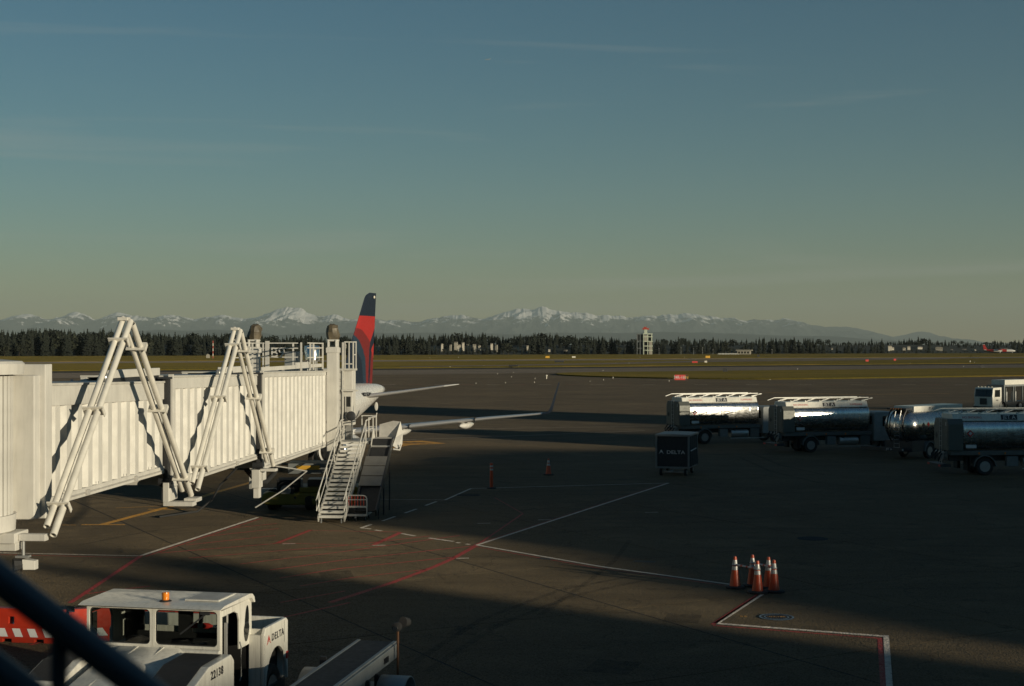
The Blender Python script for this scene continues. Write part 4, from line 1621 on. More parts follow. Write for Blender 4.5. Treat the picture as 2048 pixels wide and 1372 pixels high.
# fin: fine grid so the tail colours meet along clean edges
def fin_le(z):
    return interp([(4.6, 27.5), (5.4, 29.8), (5.7, 30.3), (11.5, 35.0), (11.75, 35.35), (11.95, 36.1)], z)


def fin_te(z):
    return interp([(4.6, 36.6), (11.95, 37.55)], z)


def fpoly(pts):
    """tail pattern given in photograph pixels, carried onto the fin's own plane"""
    out = []
    for px, py in pts:
        z = H - (py - YH) / 25.9
        te = fin_te(z)
        xr = 748 + (py - 590) / 170.0 * -4.0
        out.append((te - (xr - px) / 9.1, z))
    return out


def inside(poly, p):
    c = False
    n = len(poly)
    for i in range(n):
        (x0, y0), (x1, y1) = poly[i], poly[i - 1]
        if (y0 > p[1]) != (y1 > p[1]) and p[0] < (x1 - x0) * (p[1] - y0) / (y1 - y0) + x0:
            c = not c
    return c


POLYS = [(fpoly([(715, 633), (760, 633), (760, 655), (746, 658), (737, 684), (728, 671), (719, 660), (705, 655)]), 2),
         (fpoly([(705, 655), (719, 660), (728, 671), (737, 684), (735.5, 700), (734.5, 765), (730, 765), (727, 716), (721, 697), (714, 681), (704, 668)]), 3),
         (fpoly([(752, 676), (742, 693), (739.5, 700), (744, 716), (752, 716)]), 2),
         (fpoly([(739.5, 704), (744, 716), (752, 718), (752, 770), (737.5, 770)]), 3),
         (fpoly([(704, 668), (714, 681), (721, 697), (727, 716), (730, 765), (724, 765), (719, 720), (706, 695)]), 1)]
mb = MB()
NI, NJ = 70, 130
for s in (1, -1):
    base = len(mb.v)
    for j in range(NJ + 1):
        z = 4.6 + (11.95 - 4.6) * j / NJ
        le, te = fin_le(z), fin_te(z)
        for i in range(NI + 1):
            c = i / NI
            th = 0.09 * 0.5 * (te - le) * 0.62 * (sqrt(max(0, c)) * (1 - c) * 2.2 + 0.05 * (1 - c))
            mb.v.append((s * (th + 0.004), le + (te - le) * c, z))
    for j in range(NJ):
        for i in range(NI):
            a = base + j * (NI + 1) + i
            z = 4.6 + (11.95 - 4.6) * (j + 0.5) / NJ
            y = fin_le(z) + (fin_te(z) - fin_le(z)) * (i + 0.5) / NI
            mi = 0
            for poly, k in POLYS:
                if inside(poly, (y, z)):
                    mi = k
                    break
            mb.f.append((a, a + 1, a + NI + 2, a + NI + 1) if s < 0 else (a + NI + 1, a + NI + 2, a + 1, a))
            mb.mi.append(mi)
o1 = 0
o2 = (NI + 1) * (NJ + 1)
for j in range(NJ):
    for i0 in (0, NI):
        a, b_ = j * (NI + 1) + i0, (j + 1) * (NI + 1) + i0
        mb.f.append((a, b_, b_ + o2, a + o2))
        mb.mi.append(0)
for i in range(NI):
    a = NJ * (NI + 1) + i
    mb.f.append((a, a + 1, a + 1 + o2, a + o2))
    mb.mi.append(0)
fin = mb.build('tail_fin', ['navy', 'navy_light', 'livery_red', 'livery_dark_red'], plane, smooth=True, angle=50)
mb = MB()
mb.lathe([(0.01, -0.02), (0.12, 0.0), (0.10, 0.05), (0.01, 0.08)], 12, c=(0.14, 36.75, 11.62), axis='x')
mb.build('tail_light', 'marker_white', fin)
text_part('N821DN', 0.42, 'print_black', plane, (1.33, 31.9, 4.25), (0.12, 1, 0), (-0.35, 0, 1), depth=0.02)
mb = MB()
mb.box(1.70, 1.74, 29.0, 29.9, 3.2, 3.9)


# ================================================================== REFUELLING TRUCKS
def arch(mb, c, r, w, y0, y1, a0=0.0, a1=pi, n=16, th=0.05):
    """mudguard arc about the y axis"""
    vs = []
    for k in range(n + 1):
        a = a0 + (a1 - a0) * k / n
        for rr in (r, r + th):
            for y in (y0, y1):
                vs.append((c[0] + rr * cos(a), y, c[2] + rr * sin(a)))
    fs = []
    for k in range(n):
        i = 4 * k
        fs += [(i, i + 1, i + 5, i + 4), (i + 2, i + 6, i + 7, i + 3), (i, i + 4, i + 6, i + 2), (i + 1, i + 3, i + 7, i + 5)]
    fs += [(0, 2, 3, 1), (4 * n, 4 * n + 1, 4 * n + 3, 4 * n + 2)]
    mb.add(vs, fs)


def placard(parent, c, xdir, size, mat='print_red'):
    """four-point hazard diamond"""
    X = Vector(xdir).normalized()
    Z = Vector((0, 0, 1))
    N = X.cross(Z)
    C = Vector(c)
    mb = MB()
    a = [C + X * (size * p) + Z * (size * q) for p, q in ((-1, 0), (0, -1), (1, 0), (0, 1))]
    mb.add(a + [p + N * 0.01 for p in a], [(0, 1, 2, 3), (7, 6, 5, 4), (0, 4, 5, 1), (1, 5, 6, 2), (2, 6, 7, 3), (3, 7, 4, 0)])
    return mb.build('hazard_placard', mat, parent, smooth=False)


def tank_truck(label, wheel_px, heading, group='refuelling trucks parked on the right', lod=0):
    """+x is forward, -y is the side seen from the concourse"""
    wx, wy = G(*wheel_px)
    h = radians(heading)
    lx, ly = 2.3, -1.12
    root = (wx - (lx * cos(h) - ly * sin(h)), wy - (lx * sin(h) + ly * cos(h)), 0)
    t = thing('tank_truck', label, 'tank truck', root, h, group)
    # chassis
    mb = MB()
    mb.box(0.3, 9.6, -0.55, 0.55, 0.85, 1.20)
    mb.build('chassis', 'dark_metal', t, smooth=False)
    mb = MB()
    mb.box(0.2, 7.3, -1.10, 1.10, 1.22, 1.50)
    mb.build('side_skirt', 'truck_skirt', t, smooth=False, bevel=0.02)
    # tank: flattened oval, bright metal
    cs, zc, ry, rz = 40, 2.48, 1.22, 0.93

    def oval(x, k=1.0):
        pts = []
        for i in range(cs):
            a = 2 * pi * i / cs
            e = 0.55
            pts.append((x, k * ry * math.copysign(abs(cos(a)) ** e, cos(a)), zc + k * rz * math.copysign(abs(sin(a)) ** e, sin(a))))
        return pts
    mb = MB()
    mb.loft([oval(0.95), oval(1.0), oval(7.0), oval(7.12, 0.95), oval(7.2, 0.8)])
    tank = mb.build('tank', 'tank_mirror', t, angle=40)
    for x in (1.02, 2.35, 3.7, 5.0, 6.25, 6.98):
        mb = MB()
        mb.loft([oval(x, 1.004), oval(x, 1.012), oval(x + 0.045, 1.012), oval(x + 0.045, 1.004)], caps=False)
        mb.build('tank_band', 'polished_metal', tank, angle=40)
    # rear equipment cabinet with ladder
    mb = MB()
    mb.prism([(-1.22, 1.50), (1.22, 1.50), (1.22, 3.1), (1.0, 3.42), (-1.0, 3.42), (-1.22, 3.1)], 'x', 0.0, 0.94)
    cabn = mb.build('rear_cabinet', 'tank_cabinet', t, smooth=False, bevel=0.03)
    for y0, y1 in ((-1.1, -0.05), (0.05, 1.1)):
        mb = MB()
        mb.box(-0.02, -0.003, y0, y1, 1.6, 3.2)
        mb.build('cabinet_door', 'tank_cabinet', cabn, smooth=False, bevel=0.01)
    mb = MB()
    for y in (-0.35, 0.05):
        mb.tube((-0.09, y, 0.7), (-0.09, y, 3.5), 0.02, 8)
    for k in range(9):
        mb.tube((-0.09, -0.35, 0.85 + 0.30 * k), (-0.09, 0.05, 0.85 + 0.30 * k), 0.015, 6)
    mb.build('ladder', 'galvanised', t)
    mb = MB()
    mb.box(-0.03, -0.022, -0.9, -0.84, 3.0, 3.22)
    mb.build('marker_plate', 'print_white', cabn, smooth=False)
    placard(cabn, (-0.035, 0.75, 2.35), (0, -1, 0), 0.19, 'print_black')
    # white walkway trough and folded handrails on top
    mb = MB()
    mb.prism([(-1.02, 3.30), (1.02, 3.30), (0.86, 3.72), (-0.86, 3.72)], 'x', 0.35, 7.05)
    tro = mb.build('walkway_trough', 'vehicle_white', t, smooth=False, bevel=0.02)
    text_part('JET A', 0.34, 'print_white', tro, (3.85, -0.956, 3.51), (1, 0, 0), (0, 0.38, 1), depth=0.004)
    mb = MB()
    mb.prism([(-1.006, 3.36), (-0.99, 3.36), (-0.876, 3.66), (-0.892, 3.66)], 'x', 3.35, 4.35)
    mb.build('name_plate', 'print_black', tro, smooth=False)
    text_part('NO SMOKING', 0.19, 'print_red', tro, (1.55, -0.948, 3.50), (1, 0, 0), (0, 0.38, 1), depth=0.004)
    text_part('FLAMMABLE', 0.19, 'print_red', tro, (6.1, -0.948, 3.50), (1, 0, 0), (0, 0.38, 1), depth=0.004)
    for y in (-0.84, 0.84):
        mb = MB()
        mb.bar((-0.25, y, 3.80), (0.30, y, 3.98), 0.05, 0.05)
        mb.bar((0.30, y, 3.98), (7.2, y, 4.0), 0.05, 0.06)
        for k in range(6):
            x = 0.8 + 1.18 * k
            mb.bar((x, y, 3.72), (x + 0.75, y, 3.98), 0.04, 0.05)
            mb.bar((x, y, 3.70), (x, y, 3.84), 0.05, 0.05, up=(1, 0, 0))
        mb.bar((6.6, y, 3.78), (7.55, y, 3.96), 0.04, 0.05)
        mb.build('handrail', 'vehicle_white', t, smooth=False)
    # placards and plate on the tank side
    placard(tank, (1.35, -1.232, 2.55), (1, 0, 0), 0.22)
    placard(tank, (1.35, -1.236, 2.55), (1, 0, 0), 0.12, 'print_white')
    mb = MB()
    mb.box(1.1, 1.75, -1.175, -1.165, 1.66, 1.86)
    mb.build('number_plate', 'print_white', t, smooth=False)
    # cab
    mb = MB()
    mb.prism([(7.5, 0.75), (9.75, 0.75), (9.8, 1.7), (9.45, 2.75), (9.2, 2.92), (7.6, 2.92), (7.5, 2.8)], 'y', -1.15, 1.15)
    cb = mb.build('cab', 'shaded_white', t, smooth=False, bevel=0.05)  # white cab, its shade put into the colour
    for s in (-1, 1):
        mb = MB()
        mb.prism([(8.2, 1.85), (9.5, 1.85), (9.3, 2.6), (8.2, 2.6)], 'y', s * 1.155, s * 1.165)
        mb.build('side_window', 'dark_glass', cb, smooth=False)
        mb = MB()
        mb.box(9.3, 9.38, s * 1.28 - 0.1, s * 1.28 + 0.1, 1.9, 2.35)
        mb.build('mirror', 'dark_metal', cb, smooth=False)
    mb = MB()
    mb.box(7.485, 7.497, -0.8, 0.8, 2.0, 2.6)
    mb.build('rear_window', 'dark_glass', cb, smooth=False)
    # rear bumper, hoses and lamps
    mb = MB()
    mb.box(-0.45, 0.2, -1.15, 1.15, 0.52, 0.68)
    mb.build('rear_bumper', 'dark_metal', t, smooth=False)
    for y in (-0.95, 0.95):
        mb = MB()
        mb.box(-0.46, -0.452, y - 0.18, y + 0.18, 0.54, 0.66)
        mb.build('tail_light', 'print_red', t, smooth=False)
    mb = MB()
    mb.lathe([(0.28, -0.16), (0.30, -0.12), (0.20, -0.10), (0.20, 0.10), (0.30, 0.12), (0.28, 0.16)], 18, c=(0.05, -0.35, 1.12), axis='x')
    mb.build('hose_reel', 'steel_grey', t)
    for k, (y0_, y1_) in enumerate(((-0.75, -0.2), (-0.1, 0.35), (0.4, 0.9))):
        mb = MB()
        mb.pipe([(-0.02, y0_, 1.5), (-0.30, y0_ + 0.05, 1.2), (-0.34, (y0_ + y1_) / 2, 0.85 + 0.06 * k), (-0.30, y1_ - 0.05, 1.2), (-0.02, y1_, 1.5)], 0.045, 8)
        mb.build('hose', 'black_rubber', t)
        mb = MB()
        mb.lathe([(0.07, -0.08), (0.09, -0.05), (0.09, 0.05), (0.05, 0.08)], 12, c=(-0.12, y0_, 1.36))
        mb.build('valve', 'galvanised', t)
    for k in range(3):
        mb = MB()
        mb.box(1.9 + k * 1.6, 1.98 + k * 1.6, -1.125, -1.101, 1.28, 1.40)
        mb.build('side_marker', 'amber', t, smooth=False)
    mb = MB()
    mb.box(6.4, 7.2, -1.1, -0.7, 0.5, 1.18)
    mb.build('tool_box', 'truck_skirt', t, smooth=False, bevel=0.02)
    mb = MB()
    mb.pipe([(4.6, -1.0, 1.24), (5.2, -1.0, 0.95), (6.0, -1.0, 0.92), (6.6, -0.9, 1.24)], 0.04, 8)
    mb.build('air_line', 'black_rubber', t)
    mb = MB()
    mb.box(3.65, 4.35, -1.10, -0.75, 0.55, 1.15)
    mb.build('meter_box', 'vehicle_grey', t, smooth=False, bevel=0.02)
    mb = MB()
    mb.lathe([(0.30, 4.7), (0.32, 4.74), (0.32, 6.2), (0.30, 6.24)], 20, c=(0, -0.8, 0.80), axis='x')
    mb.build('fuel_tank', 'galvanised', t)
    mb = MB()
    mb.bar((4.6, -1.12, 0.42), (7.6, -1.12, 0.42), 0.05, 0.08)
    mb.build('guard_rail', 'galvanised', t, smooth=False)
    # wheels and mudguards
    for s in (-1, 1):
        wheel(t, (2.3, s * 0.98, 0.54), 0.54, 0.30)
        wheel(t, (2.3, s * 0.64, 0.54), 0.54, 0.28)
        wheel(t, (8.75, s * 0.98, 0.54), 0.54, 0.30)
        mb = MB()
        arch(mb, (2.3, 0, 0.54), 0.64, 0, s * 0.5, s * 1.17)
        mb.build('mudguard', 'vehicle_grey', t, angle=50)
        for k in range(2):
            mb = MB()
            mb.box(1.35 - 0.16 * k, 1.38 - 0.16 * k, s * 0.5, s * 1.15, 0.3, 1.15)
            mb.build('mud_flap', 'black_rubber', t, smooth=False)
    return t


tank_truck('leftmost polished tank truck, sunlit flank, standing behind the dark baggage cart', (1410, 888), 19)
tank_truck('polished tank truck whose upper edge alone catches the sun, second from left', (1622, 905), 16)
tank_truck('nearest tank truck, wholly in shade and cut off by the right edge', (1970, 951), 3)

# the rounder tanker with domed rear end
wx, wy = 26.9, 98.6
h = radians(42)
lx, ly = 0.0, 0.0
rt = thing('tank_truck', 'shaded tank truck with a rounded domed rear end and tall ladder', 'tank truck', (wx - (lx * cos(h) - ly * sin(h)), wy - (lx * sin(h) + ly * cos(h)), 0), h, 'refuelling trucks parked on the right')
mb = MB()
cs = 40
loops = []
for x, k in ((-0.62, 0.10), (-0.60, 0.35), (-0.48, 0.62), (-0.28, 0.82), (0.0, 0.95), (0.35, 1.0), (6.6, 1.0), (6.9, 0.9), (7.1, 0.6)):
    loops.append([(x, 1.30 * k * cos(2 * pi * i / cs), 2.32 + 1.16 * k * sin(2 * pi * i / cs)) for i in range(cs)])
mb.loft(loops)
tk = mb.build('tank', 'tank_mirror', rt, angle=40)
for x in (0.35, 3.4, 6.5):
    mb = MB()
    mb.loft([[(x + d, 1.30 * k * cos(2 * pi * i / cs), 2.32 + 1.16 * k * sin(2 * pi * i / cs)) for i in range(cs)] for d, k in ((0, 1.003), (0, 1.015), (0.06, 1.015), (0.06, 1.003))], caps=False)
    mb.build('tank_band', 'polished_metal', tk, angle=40)
mb = MB()
for y in (-0.62, 0.58):
    pts = []
    for zz in (0.6, 1.2, 1.8, 2.4, 2.9, 3.25, 3.45):
        bul = -0.66 + 0.66 * abs((zz - 2.32) / 1.2) ** 2.2
        pts.append((bul - 0.05, y, zz))
    mb.pipe(pts, 0.055, 8)
mb.build('rear_strap', 'dark_metal', rt)
mb = MB()
for y in (-0.42, 0.0):
    mb.pipe([(-0.74, y, 0.75), (-0.74, y, 2.2), (-0.68, y, 2.9), (-0.48, y, 3.45)], 0.02, 8)
for k in range(9):
    mb.tube((-0.74, -0.42, 0.85 + 0.27 * k), (-0.74, 0.0, 0.85 + 0.27 * k), 0.015, 6)
mb.build('ladder', 'galvanised', rt)
mb = MB()
mb.box(-0.45, 0.25, -0.75, 0.75, 3.42, 3.54)
hd = mb.build('lamp_header', 'dark_metal', rt, smooth=False)
for k in range(5):
    mb = MB()
    mb.lathe([(0.05, -0.03), (0.055, 0.0), (0.02, 0.03)], 10, c=(-0.48, -0.4 + 0.2 * k, 3.48), axis='x')
    mb.build('marker_lamp', 'amber', hd)
mb = MB()
mb.prism([(-0.80, 3.25), (0.80, 3.25), (0.80, 3.66), (-0.80, 3.66)], 'x', 0.5, 6.8)
tr_ = mb.build('walkway_trough', 'vehicle_white', rt, smooth=False, bevel=0.03)
text_part('JET A', 0.22, 'print_black', tr_, (2.6, -0.812, 3.47), (1, 0, 0), (0, 0, 1), depth=0.003)
placard(tk, (0.9, -1.305, 2.35), (1, 0, 0), 0.20, 'print_black')
placard(tk, (1.5, -1.305, 2.40), (1, 0, 0), 0.17, 'print_red')
mb = MB()
mb.box(0.2, 9.2, -0.5, 0.5, 0.85, 1.2)
mb.box(-0.2, 1.3, -1.1, 1.1, 0.55, 1.3)
mb.build('chassis', 'dark_metal', rt, smooth=False)
mb = MB()
mb.box(-1.2, -1.05, -0.85, 2.4, 0.62, 0.86)
bp = mb.build('rear_bumper', 'dark_metal', rt, smooth=False)
text_part('JET A', 0.20, 'print_white', bp, (-1.205, 0.1, 0.74), (0, -1, 0), (0, 0, 1), depth=0.003)
mb = MB()
mb.box(-1.06, -0.2, -0.3, 0.3, 0.66, 0.82)
mb.build('bumper_beam', 'dark_metal', rt, smooth=False)
mb = MB()
mb.box(-1.09, -1.065, -0.95, -0.65, 0.66, 0.80)
mb.build('licence_plate', 'print_white', rt, smooth=False)
mb = MB()
mb.prism([(7.4, 0.75), (9.6, 0.75), (9.65, 1.7), (9.3, 2.75), (7.5, 2.9), (7.4, 2.8)], 'y', -1.15, 1.15)
mb.build('cab', 'vehicle_white', rt, smooth=False, bevel=0.05)
for s in (-1, 1):
    for x in (2.0, 8.6):
        wheel(rt, (x, s * 0.98, 0.52), 0.52, 0.30)
    mb = MB()
    arch(mb, (2.0, 0, 0.52), 0.62, 0, s * 0.6, s * 1.18)
    mb.build('mudguard', 'vehicle_grey', rt, angle=50)

# ================================================================== cab-over service truck at the right edge
wx, wy = G(1984, 822)
fh = atan2(-0.66, -0.75)
svt = thing('service_truck', 'white cab-over service truck facing left at the right edge of the apron', 'truck', (wx, wy, 0), fh)
mb = MB()
mb.prism([(-0.1, 0.45), (1.35, 0.45), (1.9, 0.55), (2.0, 1.75), (1.8, 2.85), (-0.1, 2.9)], 'y', -1.22, 1.22)
sc_ = mb.build('cab', 'vehicle_white', svt, smooth=False, bevel=0.06)
mb = MB()
mb.add([(2.015, -1.1, 1.78), (2.015, 1.1, 1.78), (1.845, 1.08, 2.68), (1.845, -1.08, 2.68)], [(0, 1, 2, 3)])
mb.build('windshield', 'dark_glass', sc_, smooth=False)
mb = MB()
mb.bar((2.03, 0.35, 1.78), (1.86, 0.35, 2.68), 0.05, 0.03)
mb.build('windshield_post', 'dark_metal', sc_, smooth=False)
for s in (-1, 1):
    mb = MB()
    mb.prism([(0.3, 1.75), (1.55, 1.75), (1.45, 2.6), (0.3, 2.6)], 'y', s * 1.225, s * 1.235)
    mb.build('side_window', 'dark_glass', sc_, smooth=False)
    mb = MB()
    mb.prism([(0.1, 0.62), (1.62, 0.62), (1.62, 2.72), (0.1, 2.72)], 'y', s * 1.221, s * 1.224)
    mb.build('door', 'vehicle_white', sc_, smooth=False)
    mb = MB()
    mb.lathe([(0.11, 0.0), (0.12, 0.04), (0.02, 0.06)], 14, c=(2.0, s * 1.12, 0.72), axis='x')
    mb.build('headlight', 'marker_white', sc_)
    wheel(svt, (-0.3, s * 1.0, 0.55), 0.55, 0.32)
    wheel(svt, (-4.6, s * 1.0, 0.55), 0.55, 0.32)
    mb = MB()
    arch(mb, (-0.3, 0, 0.55), 0.66, 0, s * 0.7, s * 1.24)
    mb.build('mudguard', 'dark_metal', svt, angle=50)
mb = MB()
mb.box(2.0, 2.03, -0.45, 0.45, 0.85, 1.6)
mb.build('grille', 'dark_metal', sc_, smooth=False)
mb = MB()
mb.box(1.9, 2.12, -1.25, 1.25, 0.42, 0.62)
mb.build('bumper', 'dark_metal', svt, smooth=False)
for k in range(5):
    mb = MB()
    mb.box(1.55, 1.68, -1.0 + 0.45 * k, -0.86 + 0.45 * k, 2.9, 3.0)
    mb.build('roof_lamp', 'marker_white', svt, smooth=False)
text_part('ASIG', 0.24, 'print_black', sc_, (0.95, 1.24, 1.35), (-1, 0, 0), (0, 0, 1), depth=0.003)
mb = MB()
mb.box(-7.5, -0.2, -1.0, 1.0, 0.75, 1.1)
mb.build('chassis', 'dark_metal', svt, smooth=False)
mb = MB()
mb.box(-7.4, -0.75, -1.15, 1.15, 2.95, 3.15)
mb.box(-1.0, -0.75, -1.15, 1.15, 1.1, 2.949)
for x in (-3.0, -5.2, -7.3):
    mb.box(x, x + 0.12, -1.15, -1.03, 1.1, 2.949)
    mb.box(x, x + 0.12, 1.03, 1.15, 1.1, 2.949)
mb.build('body_frame', 'vehicle_grey', svt, smooth=False)
for x in (-1.5, -2.2, -3.6, -4.3):
    mb = MB()
    mb.tube((x, 0.6, 1.1), (x, 0.6, 2.3), 0.14, 12)
    mb.build('standpipe', 'steel_grey', svt)
mb = MB()
mb.box(-6.9, -1.4, -0.9, 0.9, 3.151, 3.75)
mb.build('lift_platform', 'vehicle_white', svt, smooth=False, bevel=0.03)

# ================================================================== baggage cart with dark curtains
cx, cy = G(1345, 952)
ct = thing('baggage_cart', 'dark-curtained white-framed baggage cart standing alone in the shade', 'cart', (cx, cy + 0.05, 0), radians(-17))
# local: front face on the -y side, x to the right, body runs back along +y
CW, CD, CB, CT = 0.98, 3.0, 0.55, 2.38
for (x, y) in ((-CW, 0), (CW, 0), (-CW, CD), (CW, CD)):
    mb = MB()
    mb.box(x - 0.05, x + 0.05, y - 0.05, y + 0.05, CB - 0.1, CT)
    mb.build('corner_post', 'vehicle_grey', ct, smooth=False, bevel=0.01)
mb = MB()
mb.prism([(-CW - 0.08, CT), (CW + 0.08, CT), (CW + 0.08, CT + 0.12), (0, CT + 0.15), (-CW - 0.08, CT + 0.12)], 'y', -0.1, CD + 0.1)
mb.build('roof', 'vehicle_grey', ct, smooth=False, bevel=0.02)
mb = MB()
mb.box(-CW, CW, 0, CD, CB - 0.1, CB)
mb.build('deck', 'vehicle_grey', ct, smooth=False, bevel=0.01)
mb = MB()
mb.box(-CW + 0.055, CW - 0.055, 0.0, 0.05, CB + 0.01, CT - 0.01)
fp = mb.build('front_panel', 'canvas_dark', ct, smooth=False)
text_part('DELTA', 0.30, 'print_white', fp, (0.20, -0.006, 1.42), (1, 0, 0), (0, 0, 1), depth=0.003, sx=1.25)
widget_logo(0.26, 'print_white', fp, (-0.68, -0.003, 1.32), (1, 0, 0), (0, 0, 1))
mb = MB()
loops = []
for z in (CB, 1.0, 1.6, 2.1, CT - 0.02):
    loops.append([(CW + 0.02 + 0.05 * sin(9 * y + z) * (0.4 + 0.6 * (CT - z)), y, z) for y in [0.06 + (CD - 0.12) * k / 24 for k in range(25)]])
mb.loft(loops, closed=False, caps=False)
cu = mb.build('side_curtain', 'canvas_dark', ct, angle=80, fix=False)
mb = MB()
mb.bar((CW + 0.10, 0.25, 1.52), (CW + 0.10, 2.1, 1.56), 0.03, 0.06)
mb.build('curtain_strap', 'print_white', cu, smooth=False)
mb = MB()
mb.box(-CW - 0.02, -CW + 0.0, 0.06, CD - 0.06, CB, CT)
mb.build('far_curtain', 'canvas_dark', ct, smooth=False)
mb = MB()
mb.box(-CW + 0.055, CW - 0.055, CD - 0.05, CD, CB + 0.01, CT - 0.01)
mb.build('back_panel', 'canvas_dark', ct, smooth=False)
for (x, y) in ((-0.75, 0.35), (0.75, 0.35), (-0.75, CD - 0.5), (0.75, CD - 0.5)):
    wheel(ct, (x, y, 0.22), 0.22, 0.16, axis='x')
mb = MB()
mb.box(-0.75, 0.75, 0.3, 0.4, 0.18, 0.28)
mb.box(-0.06, 0.06, -0.9, 0.3, 0.30, 0.36)
mb.build('tow_bar', 'steel_grey', ct, smooth=False)

# ================================================================== traffic cones
def make_cone(name, label, loc, h=1.02, group='orange cones roped together in the apron', tilt=0.0, r0=0.19):
    t = thing(name, label, 'cone', (*loc, 0), random.uniform(0, 1), group)
    mb = MB()
    mb.lathe([(0.33, 0.0), (0.34, 0.05), (0.30, 0.075), (r0 + 0.03, 0.08)], 8)
    mb.build('base', 'black_rubber', t)
    def rr(z):
        return r0 + (0.045 - r0) * (z / h)
    segs = [(0.08, 0.58, 'orange_plastic', 'body'), (0.58, 0.70, 'reflector', 'reflective_band'), (0.70, 0.755, 'orange_plastic', 'body'), (0.755, 0.90, 'reflector', 'reflective_band'), (0.90, 1.0, 'orange_plastic', 'tip')]
    for a, b_, mt, nm in segs:
        mb = MB()
        e = 0.003 if mt == 'reflector' else 0.0
        mb.lathe([(rr(a * h) + e, a * h), (rr(b_ * h) + e, b_ * h)], 24)
        mb.build(nm, mt, t)
    return t


cpos = {}
for key, px, py, lab in (('a', 1470, 1176, 'leftmost orange cone of the cluster, bar clipped to its neck'),
                         ('b', 1505, 1172, 'orange cone at the back of the cluster, second from left'),
                         ('c', 1515, 1186, 'foremost orange cone of the cluster, nearest the white lane line'),
                         ('d', 1537, 1177, 'orange cone mostly hidden behind the rightmost one'),
                         ('e', 1548, 1184, 'rightmost orange cone of the cluster')):
    cpos[key] = G(px, py)
    make_cone('traffic_cone', lab, cpos[key])


def cone_bar(a, b_, z, lab):
    (x0, y0), (x1, y1) = cpos[a], cpos[b_]
    t = thing('cone_bar', lab, 'barrier bar', (x0, y0, z), group='striped bars joining the cones')
    q = Vector((x1 - x0, y1 - y0, 0))
    mb = MB()
    mb.tube(q * 0.02, q * 0.98, 0.032, 12)
    o = mb.build('bar', 'reflector', t)
    for f in (0.3, 0.55, 0.8):
        mb = MB()
        mb.tube(q * (f - 0.04), q * (f + 0.04), 0.0345, 12)
        mb.build('stripe', 'orange_plastic', o)
    for f in (0.0, 1.0):
        mb = MB()
        mb.lathe([(0.085, -0.025), (0.10, 0), (0.085, 0.025)], 16, c=(q.x * f, q.y * f, 0))
        mb.build('collar', 'reflector', o)


cone_bar('a', 'c', 0.76, 'striped bar between the leftmost cone and the foremost cone')
cone_bar('b', 'e', 0.765, 'striped bar between the back cone and the rightmost cone')
make_cone('traffic_cone', 'small orange cone standing alone in the shade beyond the lane', G(1097, 950), 1.0, 'lone apron cones')
t = thing('delineator_post', 'slim orange delineator post on the thin white lane line', 'post', (*G(983, 977), 0))
mb = MB()
mb.lathe([(0.25, 0), (0.25, 0.05), (0.10, 0.08)], 8)
mb.build('base', 'black_rubber', t)
for a, b_, mt, nm in ((0.06, 1.0, 'orange_plastic', 'tube'), (1.0, 1.10, 'reflector', 'reflective_band'), (1.10, 1.18, 'orange_plastic', 'tube'), (1.18, 1.28, 'reflector', 'reflective_band'), (1.28, 1.40, 'orange_plastic', 'cap')):
    mb = MB()
    mb.lathe([(0.095, a), (0.09, b_)], 18)
    mb.build(nm, mt, t)

# ================================================================== red plastic barriers at the lower left
def barrier(label, p0, ang, L=1.95):
    t = thing('water_barrier', label, 'barrier', (*p0, 0), ang, 'red water-filled barriers at the lower left')
    prof = [(-0.24, 0.0), (0.24, 0.0), (0.24, 0.14), (0.13, 0.36), (0.11, 0.86), (-0.11, 0.86), (-0.13, 0.36), (-0.24, 0.14)]
    mb = MB()
    # body in pieces that leave two square forklift windows open
    def slab_(x0, x1, z0, z1):
        def w(z):
            return 0.24 if z <= 0.14 else (0.24 - 0.11 * (z - 0.14) / 0.22 if z < 0.36 else 0.13 - 0.02 * (z - 0.36) / 0.5)
        mb.hexa([(x0, -w(z0), z0), (x1, -w(z0), z0), (x1, w(z0), z0), (x0, w(z0), z0)], [(x0, -w(z1), z1), (x1, -w(z1), z1), (x1, w(z1), z1), (x0, w(z1), z1)])
    wins = [(L * 0.26, L * 0.26 + 0.17), (L * 0.68, L * 0.68 + 0.17)]
    cuts = [0.0, wins[0][0], wins[0][1], wins[1][0], wins[1][1], L]
    feet = [(L * 0.20, L * 0.34), (L * 0.66, L * 0.80)]
    slab_(0, feet[0][0], 0, 0.10)
    slab_(feet[0][1], feet[1][0], 0, 0.10)
    slab_(feet[1][1], L, 0, 0.10)
    slab_(0, L, 0.10, 0.14)
    slab_(0, L, 0.14, 0.36)
    slab_(0, L, 0.36, 0.46)
    for k in (0, 2, 4):
        slab_(cuts[k], cuts[k + 1], 0.46, 0.66)
    slab_(0, L, 0.66, 0.80)
    slab_(0.14, L - 0.14, 0.80, 0.87)
    body = mb.build('body', 'barrier_orange', t, smooth=False)
    for k in range(4):
        x = 0.2 + k * 0.42
        mb = MB()
        mb.add([(x, -0.16 - 0.012, 0.34), (x + 0.24, -0.16 - 0.012, 0.34), (x + 0.14, -0.225 - 0.008, 0.18), (x - 0.10 + 0.2, -0.225 - 0.008, 0.18)], [(0, 1, 2, 3)])
        mb.v = [(x, -0.143, 0.35), (x + 0.22, -0.143, 0.35), (x + 0.36, -0.236, 0.15), (x + 0.14, -0.236, 0.15)]
        mb.build('white_stripe', 'print_white', body, smooth=False)
    mb = MB()
    mb.lathe([(0.06, 0.0), (0.06, 0.86)], 12, c=(L + 0.06, 0, 0))
    mb.build('hinge_pin', 'barrier_orange', body)
    return t


